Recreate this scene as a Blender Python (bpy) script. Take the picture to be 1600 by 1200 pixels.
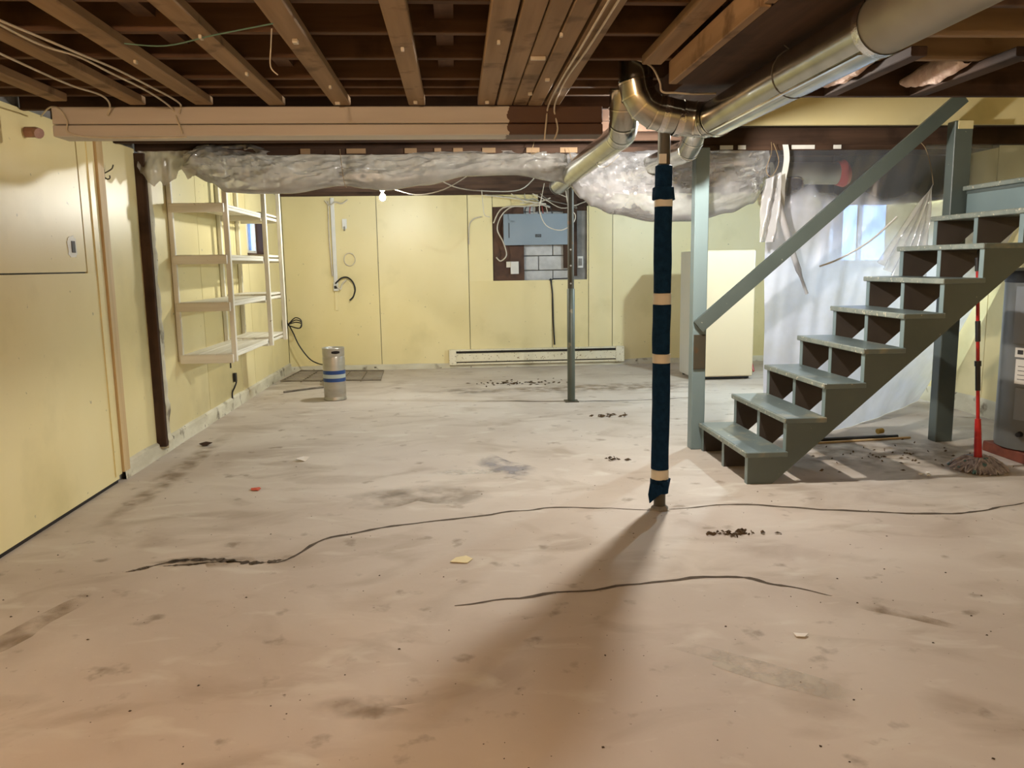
import bpy, bmesh, math, random
from mathutils import Vector, Matrix, noise
random.seed(7)
sc = bpy.context.scene
for o in list(bpy.data.objects): bpy.data.objects.remove(o)
COL = sc.collection

# ---------------------------------------------------------------- camera
CAM_H = 1.42
PITCH, YAW, ROLL = math.radians(8.518), math.radians(3.884), math.radians(-0.86)
cd = bpy.data.cameras.new('camera'); cam = bpy.data.objects.new('camera', cd); COL.objects.link(cam)
cd.sensor_width = 36; cd.lens = 1246.4 / 1600 * 36; cd.clip_start = .05; cd.clip_end = 100
fw = Vector((math.sin(YAW)*math.cos(PITCH), math.cos(YAW)*math.cos(PITCH), -math.sin(PITCH)))
rt = Vector((math.cos(YAW), -math.sin(YAW), 0)); up = rt.cross(fw)
r_ = math.cos(ROLL)*rt + math.sin(ROLL)*up; u_ = -math.sin(ROLL)*rt + math.cos(ROLL)*up
M = Matrix((r_, u_, -fw)).transposed().to_4x4(); M.translation = (0, 0, CAM_H)
cam.matrix_world = M
sc.camera = cam

# ---------------------------------------------------------------- world (daylight outside the two small windows), exposure
w = bpy.data.worlds.new('world'); sc.world = w; w.use_nodes = True
bg = w.node_tree.nodes['Background']; bg.inputs[0].default_value = (.36, .55, 1.0, 1); bg.inputs[1].default_value = 9.0
sc.view_settings.view_transform = 'Standard'; sc.view_settings.look = 'None'
sc.view_settings.gamma = 1; sc.view_settings.use_curve_mapping = False
sc.view_settings.exposure = 0.0
# the five bare bulbs: position, colour, emission strength
BULBS = {
    'back':    ((-.75, 8.7, 2.14), (1.0, .98, .88), 2600),
    'duct':    ((1.37, 4.86, 2.20), (1.0, .94, .86), 4500),
    'camera':  ((-1.07, .38, 2.165), (1.0, .66, .42), 3200),
    'side':    ((2.7, .38, 2.165), (1.0, .80, .62), 900),
    'furnace': ((3.3, 7.75, 2.12), (.78, .94, 1.0), 4600),
}

# ---------------------------------------------------------------- helpers
def srgb(r, g, b):
    f = lambda c: c/12.92 if c <= .04045 else ((c+.055)/1.055)**2.4
    return (f(r/255), f(g/255), f(b/255), 1)
MATS = {}
def pbr(name, c1, c2=None, scale=(3, 3, 3), rough=.6, metal=0, bump=0, bscale=None, detail=5, lo=.35, hi=.65, chips=None, chip_lo=.62, chip_scale=9, grime=None, spec=.5, emit=None):
    m = bpy.data.materials.new(name); m.use_nodes = True; nt = m.node_tree; N = nt.nodes; L = nt.links
    p = N['Principled BSDF']; p.inputs['Roughness'].default_value = rough; p.inputs['Metallic'].default_value = metal
    p.inputs['Specular IOR Level'].default_value = spec
    tc = N.new('ShaderNodeTexCoord'); oi = N.new('ShaderNodeObjectInfo')
    ad = N.new('ShaderNodeVectorMath'); ad.operation = 'MULTIPLY_ADD'
    mp = N.new('ShaderNodeVectorMath'); mp.operation = 'MULTIPLY'; mp.inputs[1].default_value = scale
    cx = N.new('ShaderNodeCombineXYZ')
    ml = N.new('ShaderNodeMath'); ml.operation = 'MULTIPLY'; ml.inputs[1].default_value = 37.0
    L.new(oi.outputs['Random'], ml.inputs[0])
    for i in range(3): L.new(ml.outputs[0], cx.inputs[i])
    L.new(tc.outputs['Object'], ad.inputs[0]); ad.inputs[1].default_value = (1, 1, 1); L.new(cx.outputs[0], ad.inputs[2])
    L.new(ad.outputs[0], mp.inputs[0])
    nz = N.new('ShaderNodeTexNoise'); nz.inputs['Scale'].default_value = 1; nz.inputs['Detail'].default_value = detail
    L.new(mp.outputs[0], nz.inputs['Vector'])
    last = None
    if c2 is None: c2 = c1
    cr = N.new('ShaderNodeValToRGB'); cr.color_ramp.elements[0].position = lo; cr.color_ramp.elements[1].position = hi
    cr.color_ramp.elements[0].color = srgb(*c1); cr.color_ramp.elements[1].color = srgb(*c2)
    L.new(nz.outputs['Fac'], cr.inputs[0]); last = cr.outputs[0]
    def over(last, col, sc_, lo_, w_=.06, det=6):
        n2 = N.new('ShaderNodeTexNoise'); n2.inputs['Scale'].default_value = sc_; n2.inputs['Detail'].default_value = det
        L.new(ad.outputs[0], n2.inputs['Vector'])
        rr = N.new('ShaderNodeMapRange'); rr.inputs[1].default_value = lo_; rr.inputs[2].default_value = lo_+w_
        L.new(n2.outputs['Fac'], rr.inputs[0])
        mx = N.new('ShaderNodeMix'); mx.data_type = 'RGBA'; L.new(rr.outputs[0], mx.inputs[0]); L.new(last, mx.inputs[6]); mx.inputs[7].default_value = srgb(*col)
        return mx.outputs[2]
    if grime: last = over(last, grime[0], grime[1], grime[2], grime[3])
    if chips: last = over(last, chips, chip_scale, chip_lo, .03)
    L.new(last, p.inputs['Base Color'])
    if bump:
        b = N.new('ShaderNodeBump'); b.inputs['Strength'].default_value = bump; b.inputs['Distance'].default_value = .01
        if bscale:
            n3 = N.new('ShaderNodeTexNoise'); n3.inputs['Scale'].default_value = bscale; n3.inputs['Detail'].default_value = 4; L.new(ad.outputs[0], n3.inputs['Vector']); L.new(n3.outputs['Fac'], b.inputs['Height'])
        else: L.new(nz.outputs['Fac'], b.inputs['Height'])
        L.new(b.outputs[0], p.inputs['Normal'])
    if emit: p.inputs['Emission Color'].default_value = (*emit[0], 1); p.inputs['Emission Strength'].default_value = emit[1]
    MATS[name] = m
    return m
def plastic(name, density, col, rough=.18, seed=0, var=.25, crease=.03, cscale=(3, 3, 3), shine=.05, thru=.5):
    m = bpy.data.materials.new(name); m.use_nodes = True; nt = m.node_tree; N = nt.nodes; L = nt.links; N.clear()
    out = N.new('ShaderNodeOutputMaterial'); tr = N.new('ShaderNodeBsdfTransparent'); df = N.new('ShaderNodeBsdfDiffuse'); tl = N.new('ShaderNodeBsdfTranslucent'); gl = N.new('ShaderNodeBsdfGlossy')
    for n in (df, tl): n.inputs['Color'].default_value = srgb(*col)
    gl.inputs['Roughness'].default_value = rough
    tc = N.new('ShaderNodeTexCoord'); nz = N.new('ShaderNodeTexNoise'); nz.inputs['Scale'].default_value = 4; nz.inputs['Detail'].default_value = 6; L.new(tc.outputs['Object'], nz.inputs['Vector'])
    mr = N.new('ShaderNodeMapRange'); mr.inputs[1].default_value = .3; mr.inputs[2].default_value = .7; mr.inputs[3].default_value = max(0, density-var); mr.inputs[4].default_value = min(1, density+var); L.new(nz.outputs['Fac'], mr.inputs[0])
    a = N.new('ShaderNodeMixShader'); a.inputs[0].default_value = thru; L.new(df.outputs[0], a.inputs[1]); L.new(tl.outputs[0], a.inputs[2])
    b = N.new('ShaderNodeMixShader'); L.new(mr.outputs[0], b.inputs[0]); L.new(tr.outputs[0], b.inputs[1]); L.new(a.outputs[0], b.inputs[2])
    fr = N.new('ShaderNodeFresnel'); fr.inputs[0].default_value = 1.45
    f2 = N.new('ShaderNodeMath'); f2.operation = 'MULTIPLY_ADD'; f2.inputs[1].default_value = 1.0; f2.inputs[2].default_value = shine; L.new(fr.outputs[0], f2.inputs[0])
    c = N.new('ShaderNodeMixShader'); L.new(f2.outputs[0], c.inputs[0]); L.new(b.outputs[0], c.inputs[1]); L.new(gl.outputs[0], c.inputs[2])
    n4 = N.new('ShaderNodeTexNoise'); n4.inputs['Scale'].default_value = 1; n4.inputs['Detail'].default_value = 3; n4.inputs['Distortion'].default_value = .8
    vm = N.new('ShaderNodeVectorMath'); vm.operation = 'MULTIPLY'; vm.inputs[1].default_value = cscale; L.new(tc.outputs['Object'], vm.inputs[0]); L.new(vm.outputs[0], n4.inputs['Vector'])
    n4.noise_type = 'RIDGED_MULTIFRACTAL'
    bp = N.new('ShaderNodeBump'); bp.inputs['Strength'].default_value = .6; bp.inputs['Distance'].default_value = crease; L.new(n4.outputs['Fac'], bp.inputs['Height'])
    for n in (gl, df, tl): L.new(bp.outputs[0], n.inputs['Normal'])
    L.new(c.outputs[0], out.inputs[0]); MATS[name] = m
    return m
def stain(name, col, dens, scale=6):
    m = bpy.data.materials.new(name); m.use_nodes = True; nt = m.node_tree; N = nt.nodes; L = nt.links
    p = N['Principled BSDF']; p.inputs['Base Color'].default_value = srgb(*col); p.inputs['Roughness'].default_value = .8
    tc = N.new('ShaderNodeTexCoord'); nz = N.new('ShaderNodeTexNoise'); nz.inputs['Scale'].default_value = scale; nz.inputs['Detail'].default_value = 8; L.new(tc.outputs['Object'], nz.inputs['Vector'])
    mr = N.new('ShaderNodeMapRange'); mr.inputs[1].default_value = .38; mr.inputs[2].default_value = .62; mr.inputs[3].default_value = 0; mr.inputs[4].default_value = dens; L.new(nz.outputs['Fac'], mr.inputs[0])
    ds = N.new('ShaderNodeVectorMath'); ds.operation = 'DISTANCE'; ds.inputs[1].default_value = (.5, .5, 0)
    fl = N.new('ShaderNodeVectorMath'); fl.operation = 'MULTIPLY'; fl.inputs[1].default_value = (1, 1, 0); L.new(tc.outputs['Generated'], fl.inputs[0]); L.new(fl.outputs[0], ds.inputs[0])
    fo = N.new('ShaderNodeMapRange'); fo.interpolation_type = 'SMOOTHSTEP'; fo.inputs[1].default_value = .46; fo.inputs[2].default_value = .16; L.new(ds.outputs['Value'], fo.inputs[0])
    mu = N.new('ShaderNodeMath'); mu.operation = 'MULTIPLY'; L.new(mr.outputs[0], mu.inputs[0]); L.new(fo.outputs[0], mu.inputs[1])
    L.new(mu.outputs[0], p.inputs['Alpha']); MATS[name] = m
    return m

class MB:
    def __init__(s): s.v = []; s.f = []
    def add(s, vs, fs):
        b = len(s.v); s.v += [tuple(v) for v in vs]; s.f += [tuple(b+i for i in f) for f in fs]; return s
    def box(s, x0, x1, y0, y1, z0, z1):
        return s.add([(x0,y0,z0),(x1,y0,z0),(x1,y1,z0),(x0,y1,z0),(x0,y0,z1),(x1,y0,z1),(x1,y1,z1),(x0,y1,z1)],
                     [(0,3,2,1),(4,5,6,7),(0,1,5,4),(1,2,6,5),(2,3,7,6),(3,0,4,7)])
    def cbox(s, x0, x1, y0, y1, z0, z1, c=.006):     # box with chamfered edges
        bm = bmesh.new(); bmesh.ops.create_cube(bm, size=1)
        for v in bm.verts: v.co = Vector(((x0+x1)/2+v.co.x*(x1-x0), (y0+y1)/2+v.co.y*(y1-y0), (z0+z1)/2+v.co.z*(z1-z0)))
        bmesh.ops.bevel(bm, geom=bm.edges[:], offset=c, segments=1, affect='EDGES')
        bm.verts.index_update(); s.add([v.co[:] for v in bm.verts], [[v.index for v in f.verts] for f in bm.faces]); bm.free(); return s
    def bar(s, a, b, w, h, up=(0,0,1)):              # rectangular bar between two points
        a, b = Vector(a), Vector(b); d = (b-a).normalized(); u = Vector(up); sd = d.cross(u).normalized(); u = sd.cross(d)
        vs = [p + sd*sx*w/2 + u*sz*h/2 for p in (a, b) for sx, sz in ((-1,-1),(1,-1),(1,1),(-1,1))]
        return s.add(vs, [(0,1,2,3),(7,6,5,4),(0,4,5,1),(1,5,6,2),(2,6,7,3),(3,7,4,0)])
    def tube(s, pts, r, n=8, cap=True, smooth=0):
        pts = [Vector(p) for p in pts]
        if smooth: pts = spline(pts, smooth)
        rs = r if isinstance(r, (list, tuple)) else [r]*len(pts)
        if len(rs) != len(pts): rs = [rs[min(len(rs)-1, int(i*len(rs)/len(pts)))] for i in range(len(pts))]
        t0 = (pts[1]-pts[0]).normalized(); ref = Vector((0,0,1)) if abs(t0.z) < .9 else Vector((1,0,0)); nn = t0.cross(ref).normalized()
        vs = []
        for i, p in enumerate(pts):
            t = (pts[min(i+1, len(pts)-1)]-pts[max(i-1, 0)]).normalized()
            nn = (nn - t*nn.dot(t)).normalized(); bb = t.cross(nn)
            vs += [p + (nn*math.cos(2*math.pi*k/n)+bb*math.sin(2*math.pi*k/n))*rs[i] for k in range(n)]
        fs = [(i*n+k, i*n+(k+1)%n, (i+1)*n+(k+1)%n, (i+1)*n+k) for i in range(len(pts)-1) for k in range(n)]
        if cap: fs += [tuple(range(n))[::-1], tuple((len(pts)-1)*n+k for k in range(n))]
        return s.add(vs, fs)
    def lathe(s, prof, c=(0,0), n=32, wob=0):
        vs = []; 
        for r, z in prof:
            for k in range(n):
                a = 2*math.pi*k/n; rr = r*(1+wob*noise.noise((math.cos(a)*2, math.sin(a)*2, z*9)))
                vs.append((c[0]+rr*math.cos(a), c[1]+rr*math.sin(a), z))
        fs = [(i*n+k, i*n+(k+1)%n, (i+1)*n+(k+1)%n, (i+1)*n+k) for i in range(len(prof)-1) for k in range(n)]
        if prof[0][0] > 0: fs.append(tuple(range(n))[::-1])
        if prof[-1][0] > 0: fs.append(tuple((len(prof)-1)*n+k for k in range(n)))
        return s.add(vs, fs)
    def prism(s, poly, axis, a, b):                  # extrude a 2-D polygon along an axis
        n = len(poly)
        def P(q, t): return (t, q[0], q[1]) if axis == 0 else (q[0], t, q[1]) if axis == 1 else (q[0], q[1], t)
        vs = [P(q, a) for q in poly]+[P(q, b) for q in poly]
        return s.add(vs, [tuple(range(n))[::-1], tuple(range(n, 2*n))]+[(i, (i+1)%n, n+(i+1)%n, n+i) for i in range(n)])
    def grid(s, nu, nv, fn, flip=False):
        vs = [fn(i/(nu-1), j/(nv-1)) for i in range(nu) for j in range(nv)]
        return s.add(vs, [((i*nv+j), (i+1)*nv+j, (i+1)*nv+j+1, i*nv+j+1) for i in range(nu-1) for j in range(nv-1)])
    def build(s, name, mat, parent=None, smooth=False, **kw):
        xs, ys, zs = zip(*s.v)
        base = Vector(((min(xs)+max(xs))/2, (min(ys)+max(ys))/2, min(zs)))
        me = bpy.data.meshes.new(name); me.from_pydata([Vector(v)-base for v in s.v], [], s.f); me.validate(); me.update()
        bm = bmesh.new(); bm.from_mesh(me); bmesh.ops.recalc_face_normals(bm, faces=bm.faces[:]); bm.to_mesh(me); bm.free()
        if smooth:
            for p in me.polygons: p.use_smooth = True
            me.set_sharp_from_angle(angle=math.radians(40))
        me.materials.append(MATS[mat] if isinstance(mat, str) else mat)
        o = bpy.data.objects.new(name, me); COL.objects.link(o)
        if parent is not None:
            o.parent = parent; o.location = base - wloc(parent)
        else: o.location = base
        tag(o, **kw)
        return o
def wloc(o):
    v = o.location.copy()
    while o.parent: o = o.parent; v += o.location
    return v
def tag(o, label=None, cat=None, group=None, kind=None):
    if label: o['label'] = label
    if cat: o['category'] = cat
    if group: o['group'] = group
    if kind: o['kind'] = kind
    return o
def thing(name, loc, label, cat, group=None, kind=None):
    o = bpy.data.objects.new(name, None); COL.objects.link(o); o.location = loc; o.empty_display_size = .1
    return tag(o, label, cat, group, kind)
def spline(pts, k=6):
    P = [pts[0]]+list(pts)+[pts[-1]]; out = []
    for i in range(1, len(P)-2):
        for j in range(k):
            t = j/k; a, b, c, d = P[i-1], P[i], P[i+1], P[i+2]
            out.append(.5*((2*b)+(c-a)*t+(2*a-5*b+4*c-d)*t*t+(3*b-a-3*c+d)*t**3))
    out.append(pts[-1]); return out
def lerp(tab, x):
    if x <= tab[0][0]: return tab[0][1]
    for (a, p), (b, q) in zip(tab, tab[1:]):
        if x <= b:
            t = (x-a)/(b-a); t = t*t*(3-2*t); return p+(q-p)*t
    return tab[-1][1]
def text(name, body, size, loc, rot, mat, parent):
    c = bpy.data.curves.new(name, 'FONT'); c.body = body; c.size = size; c.extrude = .0006; c.align_x = 'CENTER'; c.align_y = 'CENTER'
    t = bpy.data.objects.new(name, c); COL.objects.link(t)
    dg = bpy.context.evaluated_depsgraph_get(); me = bpy.data.meshes.new_from_object(t.evaluated_get(dg)); bpy.data.objects.remove(t)
    me.materials.clear(); me.materials.append(MATS[mat]); o = bpy.data.objects.new(name, me); COL.objects.link(o)
    o.parent = parent; o.location = Vector(loc)-wloc(parent); o.rotation_euler = rot
    return o

# ---------------------------------------------------------------- materials
pbr('wall_paint', (220,205,150), (228,215,166), (1.2,1.2,.8), rough=.42, grime=((196,184,130), 2.2, .56, .25))
pbr('panel_paint', (220,205,150), (228,215,166), (1,1,.7), rough=.38, bump=.04, bscale=60, grime=((200,187,134), 1.7, .55, .3), chips=(176,166,128), chip_lo=.71, chip_scale=22)
pbr('whitewash', (206,200,178), (186,178,154), (3,3,9), rough=.8, bump=.3, bscale=20, grime=((120,110,92), 7, .6, .12), chips=(88,78,64), chip_lo=.68, chip_scale=14)
pbr('gap_dark', (38,30,24), (22,17,13), (6,6,6), rough=.9)
pbr('block', (176,176,174), (196,196,194), (9,9,9), rough=.9, bump=.5, bscale=90)
pbr('mortar', (140,138,134), (120,118,114), (9,9,9), rough=.95)
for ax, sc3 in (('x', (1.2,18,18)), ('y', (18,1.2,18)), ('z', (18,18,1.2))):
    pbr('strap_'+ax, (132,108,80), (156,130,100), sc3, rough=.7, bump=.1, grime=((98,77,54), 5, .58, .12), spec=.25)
    pbr('joist_'+ax, (84,62,46), (106,80,60), sc3, rough=.75, bump=.1, grime=((60,43,31), 4, .55, .2), spec=.2)
    pbr('old_'+ax, (62,46,36), (80,60,47), sc3, rough=.78, bump=.15, grime=((40,29,23), 4, .5, .25), spec=.2)
    pbr('white_wood_'+ax, (232,228,214), (214,208,190), sc3, rough=.5, bump=.05, chips=(168,158,136), chip_lo=.7, chip_scale=20)
    pbr('tan_'+ax, (204,178,132), (188,160,114), sc3, rough=.6, bump=.1, chips=(140,104,62), chip_lo=.7)
pbr('subfloor', (50,38,30), (66,50,39), (1.5,6,6), rough=.85, spec=.15)
pbr('green_paint', (76,86,83), (86,96,92), (2,2,2), rough=.42, bump=.05, bscale=50, chips=(150,150,136), chip_lo=.73, chip_scale=30)
pbr('green_tread', (94,106,106), (106,118,116), (2.5,2.5,2.5), rough=.34, bump=.06, bscale=40, grime=((140,138,120), 6, .57, .12), chips=(180,176,158), chip_lo=.69, chip_scale=26)
pbr('tread_edge', (112,122,116), (132,138,128), (14,14,14), rough=.5, bump=.2, chips=(190,184,164), chip_lo=.62, chip_scale=40)
pbr('newel_paint', (112,130,132), (122,140,142), (2,2,1), rough=.4, bump=.04, chips=(90,96,94), chip_lo=.73, chip_scale=25)
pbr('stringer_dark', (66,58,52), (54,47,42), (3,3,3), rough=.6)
pbr('galv', (168,168,160), (190,190,182), (9,9,9), rough=.22, metal=1, bump=.04, bscale=14)
pbr('galv_dull', (150,148,138), (164,162,150), (4,4,4), rough=.5, metal=.75, bump=.06, bscale=20)
pbr('galv_seam', (205,203,190), (225,222,208), (20,20,20), rough=.18, metal=1)
pbr('foil', (206,206,204), (230,230,228), (20,20,20), rough=.14, metal=1, bump=.5, bscale=40)
pbr('steel_dark', (62,58,48), (78,72,58), (6,6,3), rough=.5, metal=.3, grime=((92,66,40), 9, .6, .1))
pbr('steel_green', (70,76,66), (84,88,78), (5,5,3), rough=.45, metal=.3, chips=(120,112,92), chip_lo=.7)
pbr('blue_cloth', (14,38,62), (20,48,74), (30,30,30), rough=.95, bump=.5, bscale=160, spec=.1)
pbr('tape', (204,196,178), (214,207,190), (8,8,8), rough=.5)
pbr('white_plastic', (226,226,222), (214,214,208), (4,4,4), rough=.45)
pbr('cable_white', (206,198,182), (190,180,160), (12,12,12), rough=.55)
pbr('cable_black', (26,24,24), (36,34,34), (12,12,12), rough=.5)
pbr('cable_green', (96,128,112), (80,112,98), (12,12,12), rough=.55)
pbr('string', (150,128,94), (132,110,78), (20,20,20), rough=.9)
pbr('keg_steel', (168,164,152), (188,184,172), (3,3,10), rough=.34, metal=.55, bump=.05, grime=((150,138,118), 6, .6, .15))
pbr('blue_paint', (26,64,128), (32,72,138), (5,5,5), rough=.4)
pbr('pale_band', (178,192,190), (190,202,200), (5,5,5), rough=.4)
pbr('wire_rust', (132,122,106), (104,94,80), (9,9,9), rough=.6, metal=.4)
pbr('heater', (214,206,176), (224,216,190), (5,5,5), rough=.4, chips=(120,96,64), chip_lo=.64, chip_scale=45)
pbr('freezer_door', (224,208,176), (220,203,170), (1,1,1), rough=.35)
pbr('freezer_side_shade', (206,208,204), (198,200,196), (1,1,1), rough=.4)  # greyer than the door: shade on the side is put into the colour
pbr('panel_grey', (126,140,150), (134,148,158), (2,2,2), rough=.4)
pbr('dark_ply', (92,64,46), (70,48,36), (3,14,4), rough=.8, grime=((46,34,28), 5, .55, .2))
pbr('heater_tank', (104,106,104), (114,116,114), (1,1,1), rough=.32, metal=.2)
pbr('tank_panel', (122,128,134), (130,136,142), (2,2,2), rough=.35)
pbr('label_white', (214,212,204), (204,202,194), (9,9,9), rough=.5)
pbr('ink', (36,34,32), (46,44,42), (9,9,9), rough=.6)
pbr('stamp_ink', (112,78,44), (124,88,52), (30,30,30), rough=.8)
pbr('red_plastic', (176,24,26), (164,20,22), (2,2,2), rough=.35)
pbr('red_dark', (150,44,38), (164,56,46), (6,6,6), rough=.5)
pbr('black_plastic', (24,24,26), (30,30,32), (2,2,2), rough=.4)
pbr('mop_yarn', (134,128,134), (184,176,180), (40,40,40), rough=.95, chips=(90,130,136), chip_lo=.62, chip_scale=18, bump=.6)
pbr('furnace_black', (34,32,33), (42,40,41), (2,2,2), rough=.55)
pbr('redwood', (120,62,42), (98,48,34), (2,14,14), rough=.7)
pbr('insulation', (206,176,160), (224,200,184), (18,18,18), rough=.95, bump=.8, bscale=40)
pbr('ochre', (190,156,70), (170,134,54), (8,8,8), rough=.7)
pbr('paper', (238,236,230), (230,228,222), (9,9,9), rough=.7)
pbr('paper_yellow', (232,220,176), (222,208,160), (9,9,9), rough=.7)
pbr('red_scrap', (206,92,66), (196,80,56), (9,9,9), rough=.7)
pbr('leaf_dirt', (96,78,54), (66,52,36), (30,30,30), rough=.95, bump=.6)
pbr('grit', (74,62,48), (54,44,34), (30,30,30), rough=.95)
pbr('crack', (72,62,52), (92,80,66), (22,22,22), rough=.95)
pbr('copper', (150,112,92), (128,92,74), (12,12,12), rough=.6)
plastic('poly_clear', .38, (232,232,234), .09, thru=.4, var=.2, crease=.05, cscale=(2.5, 3, 8), shine=.1)
plastic('poly_bundle', .58, (238,234,226), .12, thru=.62, crease=.05, cscale=(2.2, 3, 9), shine=.08)
plastic('poly_milky', .84, (222,226,242), .2, var=.12, crease=.02, cscale=(4, 2, 1.2))
plastic('poly_white', .8, (226,226,228), .2, var=.1)
plastic('poly_film', .16, (205,205,208), .12, var=.1)
plastic('poly_tan', .82, (188,176,154), .35, var=.15)
stain('stain_damp', (150,138,122), .5, 5)
stain('stain_pale', (206,200,188), .8, 8)
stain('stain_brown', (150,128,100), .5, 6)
stain('stain_grey', (150,147,150), .8, 5)
# glass
g = bpy.data.materials.new('glass'); g.use_nodes = True; N = g.node_tree.nodes; L = g.node_tree.links; N.clear()
o_ = N.new('ShaderNodeOutputMaterial'); t_ = N.new('ShaderNodeBsdfTransparent'); g_ = N.new('ShaderNodeBsdfGlossy'); g_.inputs[1].default_value = .05; x_ = N.new('ShaderNodeMixShader'); x_.inputs[0].default_value = .08
t_.inputs[0].default_value = (.9, .95, 1, 1)
L.new(t_.outputs[0], x_.inputs[1]); L.new(g_.outputs[0], x_.inputs[2]); L.new(x_.outputs[0], o_.inputs[0]); MATS['glass'] = g
def bulb_mat(key):
    m = bpy.data.materials.new('bulb_'+key); m.use_nodes = True; N = m.node_tree.nodes; L = m.node_tree.links; N.clear()
    o = N.new('ShaderNodeOutputMaterial'); e = N.new('ShaderNodeEmission'); e.inputs[0].default_value = (*BULBS[key][1], 1); e.inputs[1].default_value = BULBS[key][2]
    L.new(e.outputs[0], o.inputs[0]); return m
# concrete floor
m = bpy.data.materials.new('concrete'); m.use_nodes = True; nt = m.node_tree; N = nt.nodes; L = nt.links; p = N['Principled BSDF']
tc = N.new('ShaderNodeTexCoord')
def nzn(scale, det=6, vec=(1,1,1), dist=0):
    v = N.new('ShaderNodeVectorMath'); v.operation = 'MULTIPLY'; v.inputs[1].default_value = vec; L.new(tc.outputs['Object'], v.inputs[0])
    n = N.new('ShaderNodeTexNoise'); n.inputs['Scale'].default_value = scale; n.inputs['Detail'].default_value = det; n.inputs['Distortion'].default_value = dist; L.new(v.outputs[0], n.inputs['Vector']); return n.outputs['Fac']
def mixc(a, col, fac, lo, hi, amt=1):
    r = N.new('ShaderNodeMapRange'); r.inputs[1].default_value = lo; r.inputs[2].default_value = hi; r.inputs[4].default_value = amt; L.new(fac, r.inputs[0])
    x = N.new('ShaderNodeMix'); x.data_type = 'RGBA'; L.new(r.outputs[0], x.inputs[0])
    if isinstance(a, tuple): x.inputs[6].default_value = a
    else: L.new(a, x.inputs[6])
    x.inputs[7].default_value = srgb(*col); return x.outputs[2]
c = mixc(srgb(188,176,163), (204,194,182), nzn(.9, 8, dist=.6), .38, .64)
c = mixc(c, (168,154,138), nzn(1.7, 9, (1,1.6,1), .8), .52, .70, .8)
c = mixc(c, (208,202,190), nzn(3.2, 9, (1,2.2,1), .5), .58, .72, .7)
c = mixc(c, (164,148,138), nzn(.55, 6), .55, .75, .6)
c = mixc(c, (128,114,96), nzn(7, 8), .63, .74, .7)
c = mixc(c, (104,90,74), nzn(34, 4), .70, .78, .8)
c = mixc(c, (216,210,200), nzn(60, 3), .72, .80, .6)
L.new(c, p.inputs['Base Color']); p.inputs['Roughness'].default_value = .62; p.inputs['Specular IOR Level'].default_value = .3
bp = N.new('ShaderNodeBump'); bp.inputs['Strength'].default_value = .25; bp.inputs['Distance'].default_value = .01; L.new(nzn(9, 8), bp.inputs['Height']); L.new(bp.outputs[0], p.inputs['Normal'])
MATS['concrete'] = m
# beam boards: cream paint up to a ragged edge, bare brown wood beyond it
m = pbr('beam_paint', (196,190,182), (186,179,170), (1.2,14,14), rough=.5, bump=.1, chips=(120,96,70), chip_lo=.72, chip_scale=12)
nt = m.node_tree; N = nt.nodes; L = nt.links; p = N['Principled BSDF']; src = p.inputs['Base Color'].links[0].from_socket
tc = N.new('ShaderNodeTexCoord'); sx = N.new('ShaderNodeSeparateXYZ'); L.new(tc.outputs['Object'], sx.inputs[0])
nz = N.new('ShaderNodeTexNoise'); nz.inputs['Scale'].default_value = 16; nz.inputs['Detail'].default_value = 5; L.new(tc.outputs['Object'], nz.inputs['Vector'])
ma = N.new('ShaderNodeMath'); ma.operation = 'MULTIPLY_ADD'; ma.inputs[1].default_value = .10; L.new(nz.outputs['Fac'], ma.inputs[0]); L.new(sx.outputs[0], ma.inputs[2])
gt = N.new('ShaderNodeMath'); gt.operation = 'GREATER_THAN'; gt.inputs[1].default_value = .28+.05-(-2.0+.79)/2; L.new(ma.outputs[0], gt.inputs[0])
mx = N.new('ShaderNodeMix'); mx.data_type = 'RGBA'; L.new(gt.outputs[0], mx.inputs[0]); L.new(src, mx.inputs[6]); mx.inputs[7].default_value = srgb(84,58,42); L.new(mx.outputs[2], p.inputs['Base Color'])

XL, XR, YB, YF = -2.31, 4.72, 11.1, -1.6
S = dict(kind='structure')

# ================================================================ THE SETTING
floor = MB().box(-2.6, 5.0, -1.8, 11.5, -.12, 0).build('floor', 'concrete', **S)
def strip(pts, w, name, mat, parent, z=.0012, jit=.4, k=8):
    pts = spline([Vector((x, y, 0)) for x, y in pts], k); mb = MB(); vs = []
    for i, p in enumerate(pts):
        t = (pts[min(i+1, len(pts)-1)]-pts[max(i-1, 0)]).normalized(); n = Vector((-t.y, t.x, 0))
        j = noise.noise((p.x*6, p.y*6, 3))*.03; e = min(1, .25+4*min(i, len(pts)-1-i)/len(pts))
        ww = w*e*(1+jit*(random.random()*2-1)); c_ = p+n*j
        vs += [c_-n*ww/2+Vector((0,0,z)), c_+n*ww/2+Vector((0,0,z))]
    mb.add(vs, [(2*i, 2*i+1, 2*i+3, 2*i+2) for i in range(len(pts)-1)])
    return mb.build(name, mat, parent)
def blob(c, rx, ry, name, mat, parent, z=.001, n=26, rot=0, jag=.35, seed=0):
    vs = [(c[0], c[1], z)]
    for k in range(n):
        a = 2*math.pi*k/n; r = 1+jag*noise.noise((math.cos(a)*1.7+seed, math.sin(a)*1.7, seed*3.1))
        x, y = rx*r*math.cos(a), ry*r*math.sin(a); vs.append((c[0]+x*math.cos(rot)-y*math.sin(rot), c[1]+x*math.sin(rot)+y*math.cos(rot), z))
    return MB().add(vs, [(0, 1+k, 1+(k+1)%n) for k in range(n)]).build(name, mat, parent)
strip([(-.95,3.79),(-.86,3.83),(-.69,4.13),(-.26,4.31),(.29,4.46),(.6,4.51),(1.1,4.40)], .022, 'crack', 'crack', floor)
strip([(1.2,4.40),(1.62,4.45),(2.12,4.28),(2.61,4.15),(2.95,4.17),(3.3,4.30)], .024, 'crack', 'crack', floor)
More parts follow.
